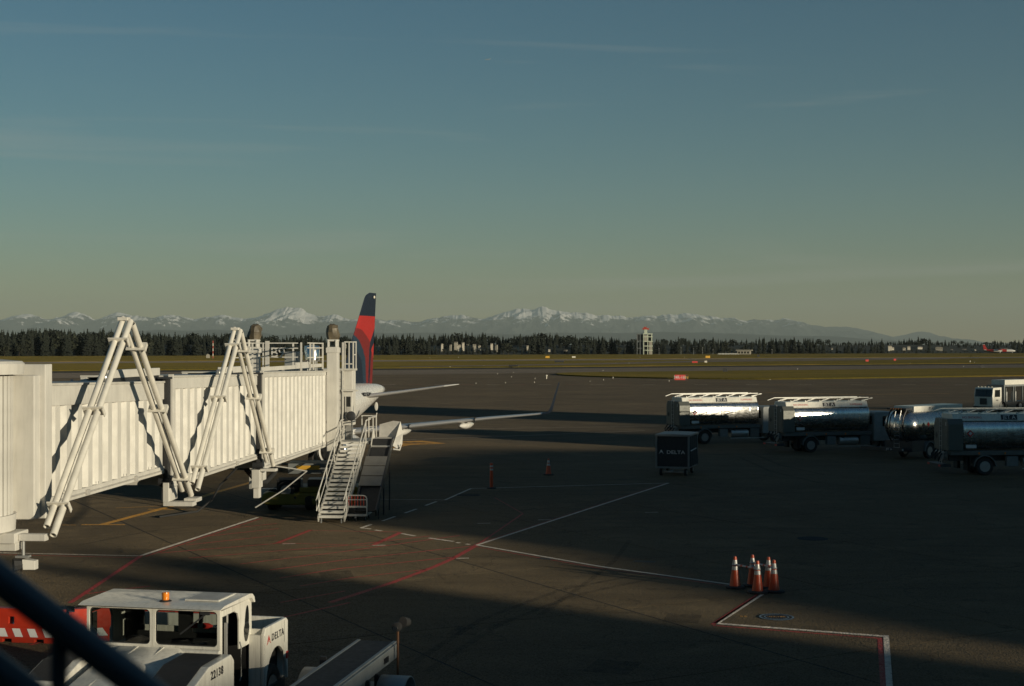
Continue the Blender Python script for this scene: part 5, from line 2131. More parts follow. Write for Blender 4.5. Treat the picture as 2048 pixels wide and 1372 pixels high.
x0, y0 = G(18, 1278)
d0 = radians(-8)
barrier('red plastic barrier with white stripes at the lower left edge', (x0 - 0.4, y0 - 0.1), d0)
barrier('red plastic barrier half hidden by the dark stair rail', (x0 + 1.72, y0 - 0.38), radians(20))
barrier('red plastic barrier seen through the white tractor windshield', (x0 + 3.65, y0 + 0.32), radians(16))

# ================================================================== white tow tractor in the foreground
TR = radians(-11.5)
tg = thing('tow_tractor', 'white airport tow tractor with open cab and pickup bed in the foreground', 'tractor', (-5.75, 28.2, 0), TR)
# local: x to the right (vehicle's left side), y away from the viewer (vehicle's rear), origin below the right windshield corner
mb = MB()
mb.box(-2.85, 0.28, -2.3, 2.75, 0.42, 0.62)
mb.build('chassis', 'dark_metal', tg, smooth=False)
# hood
mb = MB()
hp = [(-2.25, 0.0), (-0.72, 0.0)]
mb.loft([[(-2.30, y, 0.62), (-0.68, y, 0.62), (-0.70, y, z - 0.12), (-0.86, y, z), (-2.12, y, z), (-2.28, y, z - 0.12)] for y, z in ((-2.5, 1.27), (-2.42, 1.42), (-1.2, 1.66), (-0.08, 1.80))])
hood = mb.build('hood', 'vehicle_white', tg, smooth=True, angle=50, bevel=0.015)
for xx in (-1.2, -1.75):
    mb = MB()
    mb.bar((xx, -2.3, 1.448), (xx, -0.1, 1.797), 0.03, 0.03)
    mb.build('hood_rib', 'vehicle_white', hood, smooth=False)
# front fenders with black tread tops
for s, xa, xb in ((1, -0.66, 0.30), (-1, -3.15, -2.34)):
    mb = MB()
    prof = [(-2.5, 0.62), (-2.5, 0.95), (-2.15, 1.20)]
    ftop = [(-2.6, 0.9), (-2.05, 1.50), (-1.3, 1.74), (-0.25, 1.76), (-0.1, 1.62), (-0.1, 0.62)]
    wh = []
    for k in range(13):
        a = pi * k / 12
        wh.append((-1.45 + 0.72 * cos(a), 0.62 + 0.66 * sin(a)))
    poly = ftop + [(-0.5, 0.62)] + wh + [(-2.45, 0.62)]
    mb.prism(poly, 'x', xa, xb)
    fe = mb.build('front_fender', 'vehicle_white', tg, smooth=False, bevel=0.02)
    mb = MB()
    mb.add([(xa + 0.03, -2.03, 1.515), (xb - 0.16, -2.03, 1.515), (xb - 0.16, -1.3, 1.752), (xa + 0.03, -1.3, 1.752), (xb - 0.16, -0.35, 1.772), (xa + 0.03, -0.35, 1.772)], [(0, 1, 2, 3), (3, 2, 4, 5)])
    mb.build('tread_plate', 'black_rubber', fe, smooth=False)
    if s > 0:
        text_part('22138', 0.22, 'print_black', fe, (xb + 0.004, -0.95, 1.55), (0, 1, 0), (0, 0, 1), depth=0.003, bold=0.005, space=1.1)
# cowl and dash
mb = MB()
mb.prism([(-0.12, 0.62), (0.02, 0.62), (0.02, 1.76), (-0.05, 1.785), (-0.12, 1.76)], 'x', -2.9, -0.02)
mb.build('cowl', 'vehicle_white', tg, smooth=False, bevel=0.02)
mb = MB()
mb.box(-2.75, -0.15, 0.05, 0.45, 1.35, 1.72)
mb.build('dashboard', 'cabin_black', tg, smooth=False)
# windshield frame with two panes (open frame built from posts and rails)
fz0, fz1 = 1.79, 2.60


def ring_frame(x0, x1, z0, z1, r, t, ya, yb):
    """rounded window surround: outer rectangle minus rounded opening"""
    out, inn = [], []
    n = 6
    corners = [(x1 - t - r, z1 - t - r, 0), (x0 + t + r, z1 - t - r, pi / 2), (x0 + t + r, z0 + t + r, pi), (x1 - t - r, z0 + t + r, 3 * pi / 2)]
    for cx_, cz_, a0 in corners:
        for k in range(n + 1):
            a = a0 + pi / 2 * k / n
            inn.append((cx_ + r * cos(a), cz_ + r * sin(a)))
            ox = x1 if cos(a) > 0.01 else (x0 if cos(a) < -0.01 else cx_)
            oz = z1 if sin(a) > 0.01 else (z0 if sin(a) < -0.01 else cz_)
            if abs(cos(a)) <= 0.01:
                ox = cx_
            if abs(sin(a)) <= 0.01:
                oz = cz_
            out.append((ox, oz))
    m = len(inn)
    mb = MB()
    vs = [(p[0], y, p[1]) for y in (ya, yb) for p in out] + [(p[0], y, p[1]) for y in (ya, yb) for p in inn]
    fs = []
    for k in range(m):
        k2 = (k + 1) % m
        fs += [(k, k2, 2 * m + k2, 2 * m + k), (m + k, 3 * m + k, 3 * m + k2, m + k2), (k, m + k, m + k2, k2), (2 * m + k, 2 * m + k2, 3 * m + k2, 3 * m + k)]
    mb.add(vs, fs)
    return mb, inn


for x0, x1 in ((-2.88, -1.456), (-1.452, -0.02)):
    mb, inn = ring_frame(x0, x1, fz0, fz1, 0.09, 0.055, -0.06, 0.0)
    fr = mb.build('windshield_frame', 'vehicle_white', tg, angle=30)
    mb = MB()
    mb.add([(p[0], -0.03, p[1]) for p in inn], [tuple(range(len(inn)))])
    mb.build('pane', 'glass', fr, smooth=False)
    mb = MB()
    ca, cb_ = (x0 + x1) / 2, (fz0 + fz1) / 2
    rim = [(ca + (p[0] - ca) * 1.012, -0.032, cb_ + (p[1] - cb_) * 1.02) for p in inn]
    rim2 = [(ca + (p[0] - ca) * 0.965, -0.034, cb_ + (p[1] - cb_) * 0.94) for p in inn]
    m_ = len(rim)
    mb.add(rim + rim2, [(k, (k + 1) % m_, m_ + (k + 1) % m_, m_ + k) for k in range(m_)])
    mb.build('rubber_gasket', 'black_rubber', fr, smooth=False)
# roof with front visor and rounded rear edge
mb = MB()
mb.prism([(-0.22, 2.605), (-0.12, 2.63), (0.0, 2.655), (1.30, 2.68), (1.46, 2.655), (1.56, 2.58), (1.61, 2.46), (1.55, 2.46), (1.42, 2.58), (-0.2, 2.601)], 'x', -3.0, 0.06)
roof = mb.build('cab_roof', 'vehicle_white', tg, smooth=True, angle=50, bevel=0.02)
mb = MB()
mb.box(-0.95, -0.22, 0.35, 1.25, 2.668, 2.692)
mb.build('roof_hatch', 'vehicle_white', roof, smooth=False, bevel=0.006)
mb = MB()
mb.box(-0.92, -0.25, 0.38, 1.22, 2.6925, 2.697)
mb.build('hatch_panel', 'chute_grey', roof, smooth=False)
mb = MB()
mb.lathe([(0.12, 2.64), (0.125, 2.67), (0.08, 2.69)], 18, c=(-1.32, 0.25, 0))
bk = mb.build('beacon', 'black_rubber', roof)
mb = MB()
mb.lathe([(0.072, 2.69), (0.076, 2.80), (0.07, 2.84), (0.02, 2.85)], 18, c=(-1.32, 0.25, 0))
mb.build('beacon_lens', 'amber', bk)
# side and rear posts
for x in (-2.88, -0.02):
    s = 1 if x > -1 else -1
    xa, xb = (x - 0.05, x + 0.0) if s > 0 else (x, x + 0.05)
    # quarter panel with a slim rounded window
    mb = MB()
    mb.prism([(0.95, 1.60), (1.62, 1.60), (1.60, 2.50), (1.50, 2.545), (0.72, 2.545), (0.72, 2.40), (0.88, 2.34), (0.95, 2.18)], 'x', xa, xb)
    qp = mb.build('quarter_panel', 'vehicle_white', tg, smooth=False, bevel=0.012)
    mb = MB()
    pts = []
    for k in range(24):
        a = 2 * pi * k / 24
        pts.append((1.32 + 0.15 * cos(a) * (1 if sin(a) < 0 else 0.7) + 0.03 * sin(a), 2.06 + 0.37 * sin(a)))
    mb.prism(pts, 'x', xb + 0.003 if s > 0 else xa - 0.012, xb + 0.010 if s > 0 else xa - 0.004)
    mb.build('quarter_window', 'dark_glass', qp, smooth=False)
    mb = MB()
    mb.box(xa, xb, -0.002, 0.07, 0.62, 2.545)
    mb.box(xa, xb, 0.071, 0.72, 2.42, 2.545)
    mb.build('door_frame', 'vehicle_white', tg, smooth=False, bevel=0.01)
    mb = MB()
    mb.prism([(0.12, 0.70), (0.30, 0.70), (0.30, 2.40), (0.12, 2.40)], 'x', xa + 0.012, xb - 0.012)
    mb.build('vent_window', 'dark_glass', tg, smooth=False)
mb = MB()
mb.box(-2.82, -0.08, 1.50, 1.55, 0.7, 1.78)
mb.box(-2.82, -2.4, 1.50, 1.55, 1.781, 2.5)
mb.box(-0.5, -0.08, 1.50, 1.55, 1.781, 2.5)
mb.box(-1.62, -1.30, 1.50, 1.55, 1.781, 2.5)
mb.build('cab_back', 'cabin_black', tg, smooth=False)
for x in (-2.3, -0.9):
    mb = MB()
    mb.box(x - 0.3, x + 0.3, 0.75, 1.25, 0.95, 1.12)
    mb.box(x - 0.28, x + 0.28, 1.20, 1.34, 1.121, 1.72)
    mb.build('seat', 'cabin_black', tg, smooth=False, bevel=0.03)
mb = MB()
mb.lathe([(0.19, -0.015), (0.205, 0.0), (0.19, 0.015), (0.175, 0.0)], 24, c=(-0.8, 0.55, 1.72), caps=False)
mb.build('steering_wheel', 'cabin_black', tg)
mb = MB()
mb.lathe([(0.02, -0.24), (0.055, -0.21), (0.058, 0.16), (0.035, 0.21), (0.02, 0.25)], 18, c=(-0.72, 0.62, 2.12), axis='x')
ext = mb.build('extinguisher', 'print_red', tg)
mb = MB()
mb.lathe([(0.0605, -0.05), (0.0605, 0.06)], 18, c=(-0.72, 0.62, 2.12), axis='x')
mb.build('extinguisher_label', 'print_white', ext)
mb = MB()
mb.bar((-0.72, 0.62, 2.18), (-0.70, 0.62, 2.56), 0.12, 0.05, up=(1, 0, 0))
mb.build('extinguisher_bracket', 'cabin_black', tg, smooth=False)
mb = MB()
mb.bar((-0.30, -0.085, 2.50), (-0.85, -0.085, 2.08), 0.02, 0.03)
mb.box(-0.42, -0.22, -0.10, -0.065, 2.48, 2.53)
mb.build('wiper', 'dark_metal', tg, smooth=False)
# pickup bed: flared side with wheel arch
side = [(1.70, 0.62), (1.70, 1.72), (1.62, 1.80), (1.62, 1.93), (2.72, 1.93), (2.82, 1.85), (2.82, 0.62), (2.78, 0.62)]
wh = [(2.18 + 0.62 * cos(pi * k / 14), 0.62 + 0.80 * sin(pi * k / 14)) for k in range(15)]
poly = [(1.45, 0.62), (1.45, 1.80), (1.55, 1.93), (2.74, 1.93), (2.84, 1.86), (2.84, 0.62)] + wh
for xa, xb in ((0.24, 0.32), (-3.17, -3.09)):
    mb = MB()
    mb.prism(poly, 'x', xa, xb)
    bs = mb.build('bed_side', 'vehicle_white', tg, smooth=False, bevel=0.015)
    if xa > 0:
        text_part('DELTA', 0.21, 'print_black', bs, (xb + 0.004, 2.22, 1.66), (0, 1, 0), (0, 0, 1), depth=0.003, space=1.2, bold=0.003)
        widget_logo(0.19, 'print_red', bs, (xb + 0.002, 1.70, 1.56), (0, 1, 0), (0, 0, 1))
        mb = MB()
        mb.box(xb, xb + 0.006, 2.55, 2.76, 1.12, 1.42)
        mb.build('fuel_flap', 'vehicle_white', bs, smooth=False)
mb = MB()
mb.box(-0.45, 0.10, 1.605, 2.75, 0.64, 1.44)
mb.build('wheel_well', 'cabin_black', tg, smooth=False)
mb = MB()
mb.box(-3.085, 0.235, 1.60, 2.75, 1.45, 1.50)
mb.build('bed_floor', 'vehicle_grey', tg, smooth=False)
mb = MB()
mb.box(-3.08, 0.23, 2.755, 2.83, 0.62, 1.925)
mb.build('tailgate', 'vehicle_white', tg, smooth=False, bevel=0.012)
mb = MB()
mb.box(-3.08, 0.23, 1.56, 1.60, 0.62, 1.90)
mb.build('bed_front', 'vehicle_white', tg, smooth=False, bevel=0.012)
mb = MB()
mb.box(-0.02, 0.235, 1.46, 1.555, 0.62, 1.79)
mb.build('bed_step', 'vehicle_white', tg, smooth=False)
for x in (0.02, -2.88):
    wheel(tg, (x, -1.45, 0.52), 0.52, 0.36, axis='x')
    wheel(tg, (x, 2.20, 0.52), 0.52, 0.40, axis='x')
for (y_, z0_, z1_) in ((1.47, 0.70, 1.78), (2.60, 1.30, 1.90)):
    mb = MB()
    mb.box(0.318, 0.3235, y_, y_ + 0.012, z0_, z1_)
    mb.build('panel_seam', 'dark_metal', tg, smooth=False)
mb = MB()
mb.box(0.32, 0.345, 2.70, 2.80, 1.05, 1.20)
mb.build('side_marker', 'print_red', tg, smooth=False)
mb = MB()
mb.box(-2.86, -0.04, -0.068, -0.061, 1.70, 1.712)
mb.build('cowl_seam', 'dark_metal', tg, smooth=False)
for x_ in (-0.45, -2.45):
    mb = MB()
    mb.box(x_ - 0.10, x_ + 0.10, -0.16, -0.125, 1.46, 1.54)
    mb.build('hood_latch', 'steel_grey', tg, smooth=False)
mb = MB()
mb.pipe([(0.07, 0.74, 1.0), (0.10, 0.74, 1.1), (0.10, 0.74, 1.7), (0.07, 0.74, 1.8)], 0.016, 8)
mb.build('grab_handle', 'steel_grey', tg)
# door swung open, seen edge-on inside the opening
mb = MB()
mb.box(0.0, 0.05, 0.10, 0.16, 0.75, 2.3)
mb.build('door_edge', 'steel_grey', tg, smooth=False)
# round lamp on a bent arm at the far front corner
mb = MB()
mb.lathe([(0.02, -0.10), (0.10, -0.07), (0.15, 0.0), (0.16, 0.03), (0.02, 0.05)], 22, c=(-2.95, -0.35, 1.66), axis='y')
lm = mb.build('round_mirror', 'polished_metal', tg)
mb = MB()
mb.pipe([(-2.9, -0.36, 1.76), (-2.7, -0.36, 1.72), (-2.6, -0.5, 1.4), (-2.58, -0.52, 1.25)], 0.025, 8)
mb.build('mirror_arm', 'dark_metal', lm)

# ================================================================== belt loader, lower middle
bx, by = -2.92, 31.0
BLR = atan2(-0.7, 3.1)
bl = thing('belt_loader', 'white belt loader with black conveyor belt at the bottom edge', 'belt loader', (bx, by, 0), -atan2(0.7, 3.1))
# local: y away; conveyor runs from y=-7 (near the viewer) to y=0
for x in (-0.44, 0.44):
    mb = MB()
    mb.bar((x, -7.0, 1.05), (x, 0.0, 1.22), 0.06, 0.30)
    mb.build('side_frame', 'shaded_white', bl, smooth=False, bevel=0.012)
    mb = MB()
    mb.bar((x * 0.93 - 0.02, -7.0, 1.22), (x * 0.93 - 0.02, -0.02, 1.39), 0.07, 0.03)
    mb.build('edge_rail', 'shaded_white', bl, smooth=False)
mb = MB()
mb.bar((0, -6.9, 1.20), (0, -0.05, 1.37), 0.74, 0.05)
mb.build('conveyor_belt', 'black_rubber', bl, smooth=False)
mb = MB()
mb.tube((-0.42, -0.04, 1.30), (0.42, -0.04, 1.30), 0.075, 16)
mb.build('end_roller', 'dark_metal', bl)
for y in (-1.1, -3.0, -5.0):
    mb = MB()
    mb.bar((-0.36, y, 1.37 + y * 0.0243), (0.36, y, 1.37 + y * 0.0243), 0.03, 0.012)
    mb.build('belt_seam', 'dark_metal', bl, smooth=False)
mb = MB()
mb.box(-0.85, 0.85, -6.2, -0.9, 0.42, 0.72)
mb.build('chassis', 'vehicle_grey', bl, smooth=False, bevel=0.02)
for s, ya in ((1, -1.55), (-1, -1.35)):
    mb = MB()
    mb.loft([[(xx, ya + 0.55 * cos(a), 0.40 + 0.62 * sin(a) * (1 if a < pi else 1)) for a in [pi * k / 12 for k in range(13)]] for xx in (s * 0.58, s * 1.18)], closed=False, caps=False)
    f_ = mb.build('fender', 'shaded_white', bl, angle=40, fix=False)
    sd = f_.modifiers.new('sheet', 'SOLIDIFY')
    sd.thickness = 0.03
    wheel(bl, (s * 0.92, ya, 0.40), 0.40, 0.26, axis='x')
    wheel(bl, (s * 0.92, ya - 3.6, 0.40), 0.40, 0.26, axis='x')
mb = MB()
mb.tube((0.56, -0.35, 0.6), (0.56, -0.35, 1.72), 0.028, 10)
lp_ = mb.build('lamp_post', 'post_orange', bl)
mb = MB()
mb.lathe([(0.02, -0.09), (0.10, -0.06), (0.11, 0.03), (0.03, 0.07)], 18, c=(0.54, -0.35, 1.78), axis='y')
mb.build('work_lamp', 'black_rubber', lp_)
mb = MB()
mb.loft([[(0.66 + r * cos(2 * pi * k / 12), -0.30, 1.88 + r * 1.3 * sin(2 * pi * k / 12)) for k in range(12)] for r in (0.09,)] + [[(0.72 + 0.07 * cos(2 * pi * k / 12), -0.12, 1.85 + 0.09 * sin(2 * pi * k / 12)) for k in range(12)]])
mb.build('work_lamp', 'black_rubber', lp_)
mb = MB()
mb.lathe([(0.055, 0.0), (0.06, 0.02), (0.01, 0.04)], 14, c=(0.53, -0.45, 1.75), axis='y')
mb.build('lamp_glass', 'polished_metal', lp_)
mb = MB()
mb.box(0.472, 0.485, -1.05, -0.75, 1.12, 1.24)
mb.build('plate', 'print_black', bl, smooth=False)
for y, z in ((-1.6, 0.75), (-2.2, 0.75)):
    mb = MB()
    mb.bar((0.5, y, z), (0.5, y, z + 0.3), 0.09, 0.09, up=(1, 0, 0))
    mb.build('lift_bracket', 'dark_metal', bl, smooth=False)
mb = MB()
mb.box(-0.64, -0.50, -1.9, -1.85, 1.25, 1.42)
mb.build('work_lamp', 'dark_metal', bl, smooth=False)

# ================================================================== yellow pushback tractor under the bridge
px_, py_ = G(612, 1021)
pt = thing('pushback_tractor', 'low yellow pushback tractor parked in shadow under the jet bridge', 'tractor', (px_, py_ + 0.8, 0), radians(4))
# local: x to the right, front (rounded nose) at -x
hull = [(-1.9, 0.28), (-2.12, 0.42), (-2.18, 0.62), (-2.05, 0.86), (-1.75, 0.92), (-1.45, 0.86), (2.4, 0.86), (2.4, 0.28)]
mb = MB()
mb.prism(hull, 'y', -1.0, 1.0)
hb = mb.build('hull', 'yellow_paint', pt, smooth=False, bevel=0.09)
mb = MB()
mb.box(-0.35, 2.4, -0.96, 0.96, 0.865, 1.12)
mb.build('deck', 'yellow_paint', pt, smooth=False, bevel=0.04)
for x in (-0.55, 0.3, 0.75, 1.2):
    mb = MB()
    mb.lathe([(0.06, 0.0), (0.065, 0.02), (0.01, 0.025)], 12, c=(x, -1.02, 0.64), axis='y')
    mb.build('tie_down', 'dark_metal', hb)
for s in (-1, 1):
    wheel(pt, (-1.0, s * 0.86, 0.98), 0.42, 0.26)
    wheel(pt, (1.6, s * 0.86, 0.46), 0.46, 0.3)
mb = MB()
mb.box(-1.45, -0.35, -0.7, 0.7, 0.93, 1.45)
mb.build('engine_cover', 'cabin_black', pt, smooth=False, bevel=0.03)
mb = MB()
mb.box(0.0, 2.2, -0.6, 0.6, 1.125, 1.45)
mb.build('seat_box', 'dark_plate', pt, smooth=False, bevel=0.03)
for x in (-0.3, 1.5):
    mb = MB()
    mb.box(x, x + 0.10, -0.86, -0.74, 1.125, 1.75)
    mb.build('canopy_post', 'vehicle_grey', pt, smooth=False)
mb = MB()
mb.box(-0.9, 2.5, -0.95, 0.95, 1.753, 2.25)
cn = mb.build('canopy', 'vehicle_grey', pt, smooth=False, bevel=0.03)
mb = MB()
mb.box(-0.5, 0.6, -0.965, -0.953, 1.95, 2.15)
mb.build('orange_panel', 'sign_yellow', cn, smooth=False)

# ================================================================== small trolley with red bars at the stair foot
tx, ty = G(711, 1043)
tl = thing('bag_trolley', 'small white-framed trolley with red upright bars beside the stair foot', 'trolley', (tx, ty + 0.3, 0), radians(-4))
tl.scale = (1.12, 1.12, 1.12)
mb = MB()
fw = 0.43
pts = [(-fw, 0, 0.18), (-fw, 0, 0.85)] + [(-fw + 0.16 - 0.16 * cos(pi / 2 * k / 5), 0, 0.85 + 0.16 * sin(pi / 2 * k / 5)) for k in range(6)] + [(fw - 0.16 + 0.16 * sin(pi / 2 * k / 5), 0, 0.85 + 0.16 * cos(pi / 2 * k / 5)) for k in range(6)] + [(fw, 0, 0.85), (fw, 0, 0.18)]
mb.pipe(pts, 0.025, 8)
mb.bar((-fw, 0, 0.84), (fw, 0, 0.84), 0.03, 0.03)
mb.bar((-fw, -0.004, 0.56), (fw, -0.004, 0.56), 0.03, 0.07)
mb.build('frame', 'bridge_white', tl, smooth=False)
for k in range(6):
    mb = MB()
    x = -0.30 + 0.12 * k
    mb.box(x - 0.018, x + 0.018, 0.0, 0.03, 0.6, 0.985)
    mb.build('red_bar', 'trolley_red', tl, smooth=False)
mb = MB()
mb.box(-fw, fw, -0.05, 1.2, 0.18, 0.26)
mb.build('deck', 'bridge_white', tl, smooth=False, bevel=0.01)
mb = MB()
mb.box(-fw + 0.05, fw - 0.05, 0.1, 1.1, 0.262, 0.48)
mb.build('cargo_box', 'dark_plate', tl, smooth=False)
mb = MB()
mb.tube((0, -0.05, 0.16), (0, -0.22, 0.16), 0.035, 10)
mb.build('tow_hook', 'galvanised', tl)
for x in (-0.34, 0.34):
    wheel(tl, (x, 0.08, 0.09), 0.09, 0.06, axis='x')
    wheel(tl, (x, 1.0, 0.09), 0.09, 0.06, axis='x')
wheel(tl, (0.0, -0.12, 0.08), 0.08, 0.05, axis='x')

# ================================================================== dark stair railing right outside the window
D = 2.45
rl = thing('stair_railing', 'dark out-of-focus stair railing crossing the lower left corner', 'railing', (-1.1, 2.2, 0))


def loc(px, py, d):
    x, y, z = P(px, py, d)
    return (x + 1.1, y - 2.2, z)


mb = MB()
mb.pipe([loc(-350, 900, D), loc(-40, 1128, D), loc(320, 1402, D), loc(700, 1690, D)], 0.027, 16)
mb.build('handrail', 'railing_dark', rl)
mb = MB()
mb.pipe([loc(-350, 1078, D), loc(-40, 1312, D), loc(320, 1588, D), loc(700, 1880, D)], 0.027, 16)
mb.build('middle_rail', 'railing_dark', rl)
for px in (118, 560, -330):
    top = loc(px, 1128 + (px + 40) * 0.761, D)
    mb = MB()
    mb.tube(top, (top[0], top[1], top[2] - 1.0), 0.0145 if px == 118 else 0.014, 12)
    mb.build('baluster', 'railing_dark', rl)
a, b_ = loc(-350, 900, D), loc(700, 1690, D)
mb = MB()
mb.bar((a[0], a[1], a[2] - 1.05), (b_[0], b_[1], b_[2] - 1.05), 0.06, 0.22)
mb.build('stringer', 'railing_dark', rl, smooth=False)
mb = MB()
for q in (a, b_):
    mb.box(q[0] - 0.05, q[0] + 0.05, q[1] - 0.05, q[1] + 0.05, 0, q[2] - 1.1)
mb.build('support_post', 'railing_dark', rl, smooth=False)


# ================================================================== FAR AIRFIELD
def at_w(px, w):
    """ground point on the line w metres out from the terminal, in the direction of a pixel column"""
    r = (px - 1024.0) / FPX
    y = w / (RW[0] * r + RW[1])
    return (r * y, y)


ORD = ['first', 'second', 'third', 'fourth', 'fifth', 'sixth', 'seventh', 'eighth', 'ninth', 'tenth', 'eleventh', 'twelfth', 'thirteenth', 'fourteenth', 'fifteenth', 'sixteenth', 'seventeenth', 'eighteenth', 'nineteenth', 'twentieth'] + ['twenty-' + o for o in ('first', 'second', 'third', 'fourth', 'fifth', 'sixth', 'seventh', 'eighth', 'ninth')] + ['thirtieth']
# houses on the wooded rise
HOUSES = [(690, 690, 9), (757, 691, 7), (870, 691, 7), (884, 689, 8), (901, 690, 7), (912, 685, 12), (917, 691, 16), (926, 686, 9), (935, 690, 7), (949, 690, 11), (959, 692, 9), (983, 688, 9), (993, 691, 8), (1036, 693, 6), (1055, 692, 7), (1098, 700, 8), (1131, 701, 12), (1664, 697, 6), (1779, 693, 14), (1784, 696, 12), (1793, 700, 7), (1808, 697, 10), (1817, 694, 11), (1838, 695, 20), (1878, 696, 24), (1903, 700, 9), (1927, 700, 22), (1948, 701, 12), (2012, 698, 12)]
for i, (px, py, wpx) in enumerate(HOUSES):
    x, y = at_w(px, TREE_W + 34 + (i % 3) * 4)
    wm = wpx * y / FPX * 0.55
    hm = max(1.3, wm * (0.5 if wpx < 14 else 0.32))
    zt = H - (py - YH) * y / FPX + hm * 0.5
    zb = zt - hm
    big = wpx >= 11
    t = thing('house', ('larger pale building' if big else 'small pale house') + ' among the far trees, %s from the left of the far houses' % ORD[i], 'house', (x, y, 0), radians(-18 + 13 * (i % 4)), 'pale houses in the trees')
    mb = MB()
    mb.box(-wm / 2, wm / 2, -wm * 0.3, wm * 0.3, 0, zb + hm * 0.75)
    wl = mb.build('wall', 'house_wall', t, smooth=False)
    mb = MB()
    e = 0.25
    mb.prism([(-wm / 2 - e, zb + hm * 0.75), (wm / 2 + e, zb + hm * 0.75), (wm / 2 - wm * 0.1, zb + hm), (-wm / 2 + wm * 0.1, zb + hm)], 'y', -wm * 0.33, wm * 0.33)
    mb.build('roof', 'house_roof' if i % 3 else 'house_wall', t, smooth=False)
    for k in range(3 if big else 2):
        mb = MB()
        xx = -wm * 0.3 + k * wm * 0.3
        mb.box(xx - 0.35, xx + 0.35, -wm * 0.3 - 0.05, -wm * 0.3 - 0.01, zb + hm * 0.25, zb + hm * 0.6)
        mb.build('window', 'dark_glass', wl, smooth=False)

# trees ------------------------------------------------------------
TOPS = [(-60, 662), (0, 661), (60, 662), (100, 658), (180, 663), (250, 661), (300, 663), (350, 666), (420, 668), (500, 672), (560, 670), (640, 672), (700, 670), (760, 672), (850, 672), (895, 669), (932, 664), (960, 667), (1000, 673), (1040, 671), (1080, 666), (1110, 669), (1150, 675), (1200, 677), (1260, 681), (1330, 680), (1400, 682), (1500, 680), (1600, 681), (1650, 678), (1690, 686), (1720, 683), (1745, 680), (1775, 685), (1835, 676), (1880, 680), (1960, 686), (2050, 682), (2150, 682)]


def conifer_mesh(seed):
    rng = random.Random(seed)
    mb = MB()
    tiers = 13
    for k in range(tiers):
        t = k / (tiers - 1)
        z = 0.10 + 0.88 * t
        R = (0.155 * (1 - t) ** 0.8 + 0.010) * rng.uniform(0.75, 1.2)
        nb = 8 if t < 0.7 else 6
        a0 = rng.uniform(0, 6.28)
        for q in range(nb):
            a = a0 + 2 * pi * q / nb + rng.uniform(-.25, .25)
            r = R * rng.uniform(0.55, 1.2)
            w = r * 0.42 + 0.008
            dz = 0.045 + 0.05 * rng.random()
            ca, sa = cos(a), sin(a)
            tip_ = (r * ca, r * sa, z - dz)
            l = (r * 0.45 * ca - w * sa, r * 0.45 * sa + w * ca, z - dz * 0.35)
            rr = (r * 0.45 * ca + w * sa, r * 0.45 * sa - w * ca, z - dz * 0.35)
            top = (0, 0, z + 0.035)
            mb.add([top, l, tip_, rr, (r * 0.5 * ca, r * 0.5 * sa, z - dz * 1.7)], [(0, 1, 2), (0, 2, 3), (1, 4, 2), (2, 4, 3)])
    mb.add([(-0.012, 0, 0.93), (0.012, 0.004, 0.93), (0, -0.01, 0.93), (0, 0, 1.0)], [(0, 1, 3), (1, 2, 3), (2, 0, 3)])
    return mb


def broad_mesh(seed):
    rng = random.Random(seed)
    mb = MB()
    for c in range(150):
        u, v2 = rng.uniform(-1, 1), rng.uniform(0, 6.28)
        rr = rng.random() ** 0.4
        lump = 1 + 0.25 * sin(3 * v2 + seed) * (1 - abs(u))
        x = 0.30 * rr * sqrt(1 - u * u) * cos(v2) * lump
        y = 0.30 * rr * sqrt(1 - u * u) * sin(v2) * lump
        z = 0.58 + 0.40 * rr * u
        s = rng.uniform(0.04, 0.085)
        nx = Vector((rng.uniform(-1, 1), rng.uniform(-1, 1), rng.uniform(-.3, 1))).normalized()
        t1 = nx.orthogonal().normalized() * s
        t2 = nx.cross(t1).normalized() * s * 0.8
        c0 = Vector((x, y, z))
        mb.add([c0 - t1, c0 - t2, c0 + t1, c0 + t2], [(0, 1, 2, 3)])
    return mb


def trunk_mesh(seed, h):
    mb = MB()
    mb.tube((0, 0, 0), (0, 0, h), 0.022, 7, 0.008)
    return mb


CON = [conifer_mesh(11 + k).mesh('crown', 'conifer', smooth=False, fix=False) for k in range(7)]
BRO = [broad_mesh(40 + k).mesh('crown', 'broadleaf', smooth=False, fix=False) for k in range(4)]
TRK = trunk_mesh(1, 0.75).mesh('trunk', 'bark')
rng = random.Random(21)
NT = 250


def near_house(px):
    best = None
    for hpx, hpy, wpx in HOUSES:
        if abs(px - hpx) < wpx / 2 + 6:
            best = hpy if best is None else max(best, hpy)
    return best


for i in range(NT):
    px = -40 + 2130 * (i + rng.uniform(-0.3, 0.3)) / NT
    w = TREE_W + rng.uniform(2, 26)
    x, y = at_w(px, w)
    n_ = RN[0] * x + RN[1] * y
    zb = hill_z(n_, w) - 0.1
    ytop = interp(TOPS, px) + 5 * noise.noise(Vector((px * 0.02, 0.5, 0))) + rng.choice([-5, -2, 1, 4, 8, 14])
    hp_ = near_house(px)
    if hp_ is not None:
        ytop = max(ytop, hp_ + 2.0 + rng.uniform(-2, 3))
    hgt = max(3.0, H + (YH - ytop) / FPX * y - zb)
    is_con = (rng.random() < 0.82 and hgt > 6)
    if not is_con:
        hgt *= 0.75
    t = thing('conifer_tree' if is_con else 'broadleaf_tree', 'dark pointed conifer in the tree line behind the runway' if is_con else 'rounded dark leafy tree in the tree line behind the runway', 'tree', (x, y, zb), rng.uniform(0, 6.28), 'conifers behind the runway' if is_con else 'leafy trees behind the runway')
    wd = hgt * rng.uniform(1.2, 1.9) if is_con else hgt * rng.uniform(0.9, 1.5)
    t.scale = (wd, wd, hgt)
    for nm, me in (('trunk', TRK), ('crown', (rng.choice(CON) if is_con else rng.choice(BRO)))):
        o = bpy.data.objects.new(nm, me)
        COL.objects.link(o)
        o.parent = t

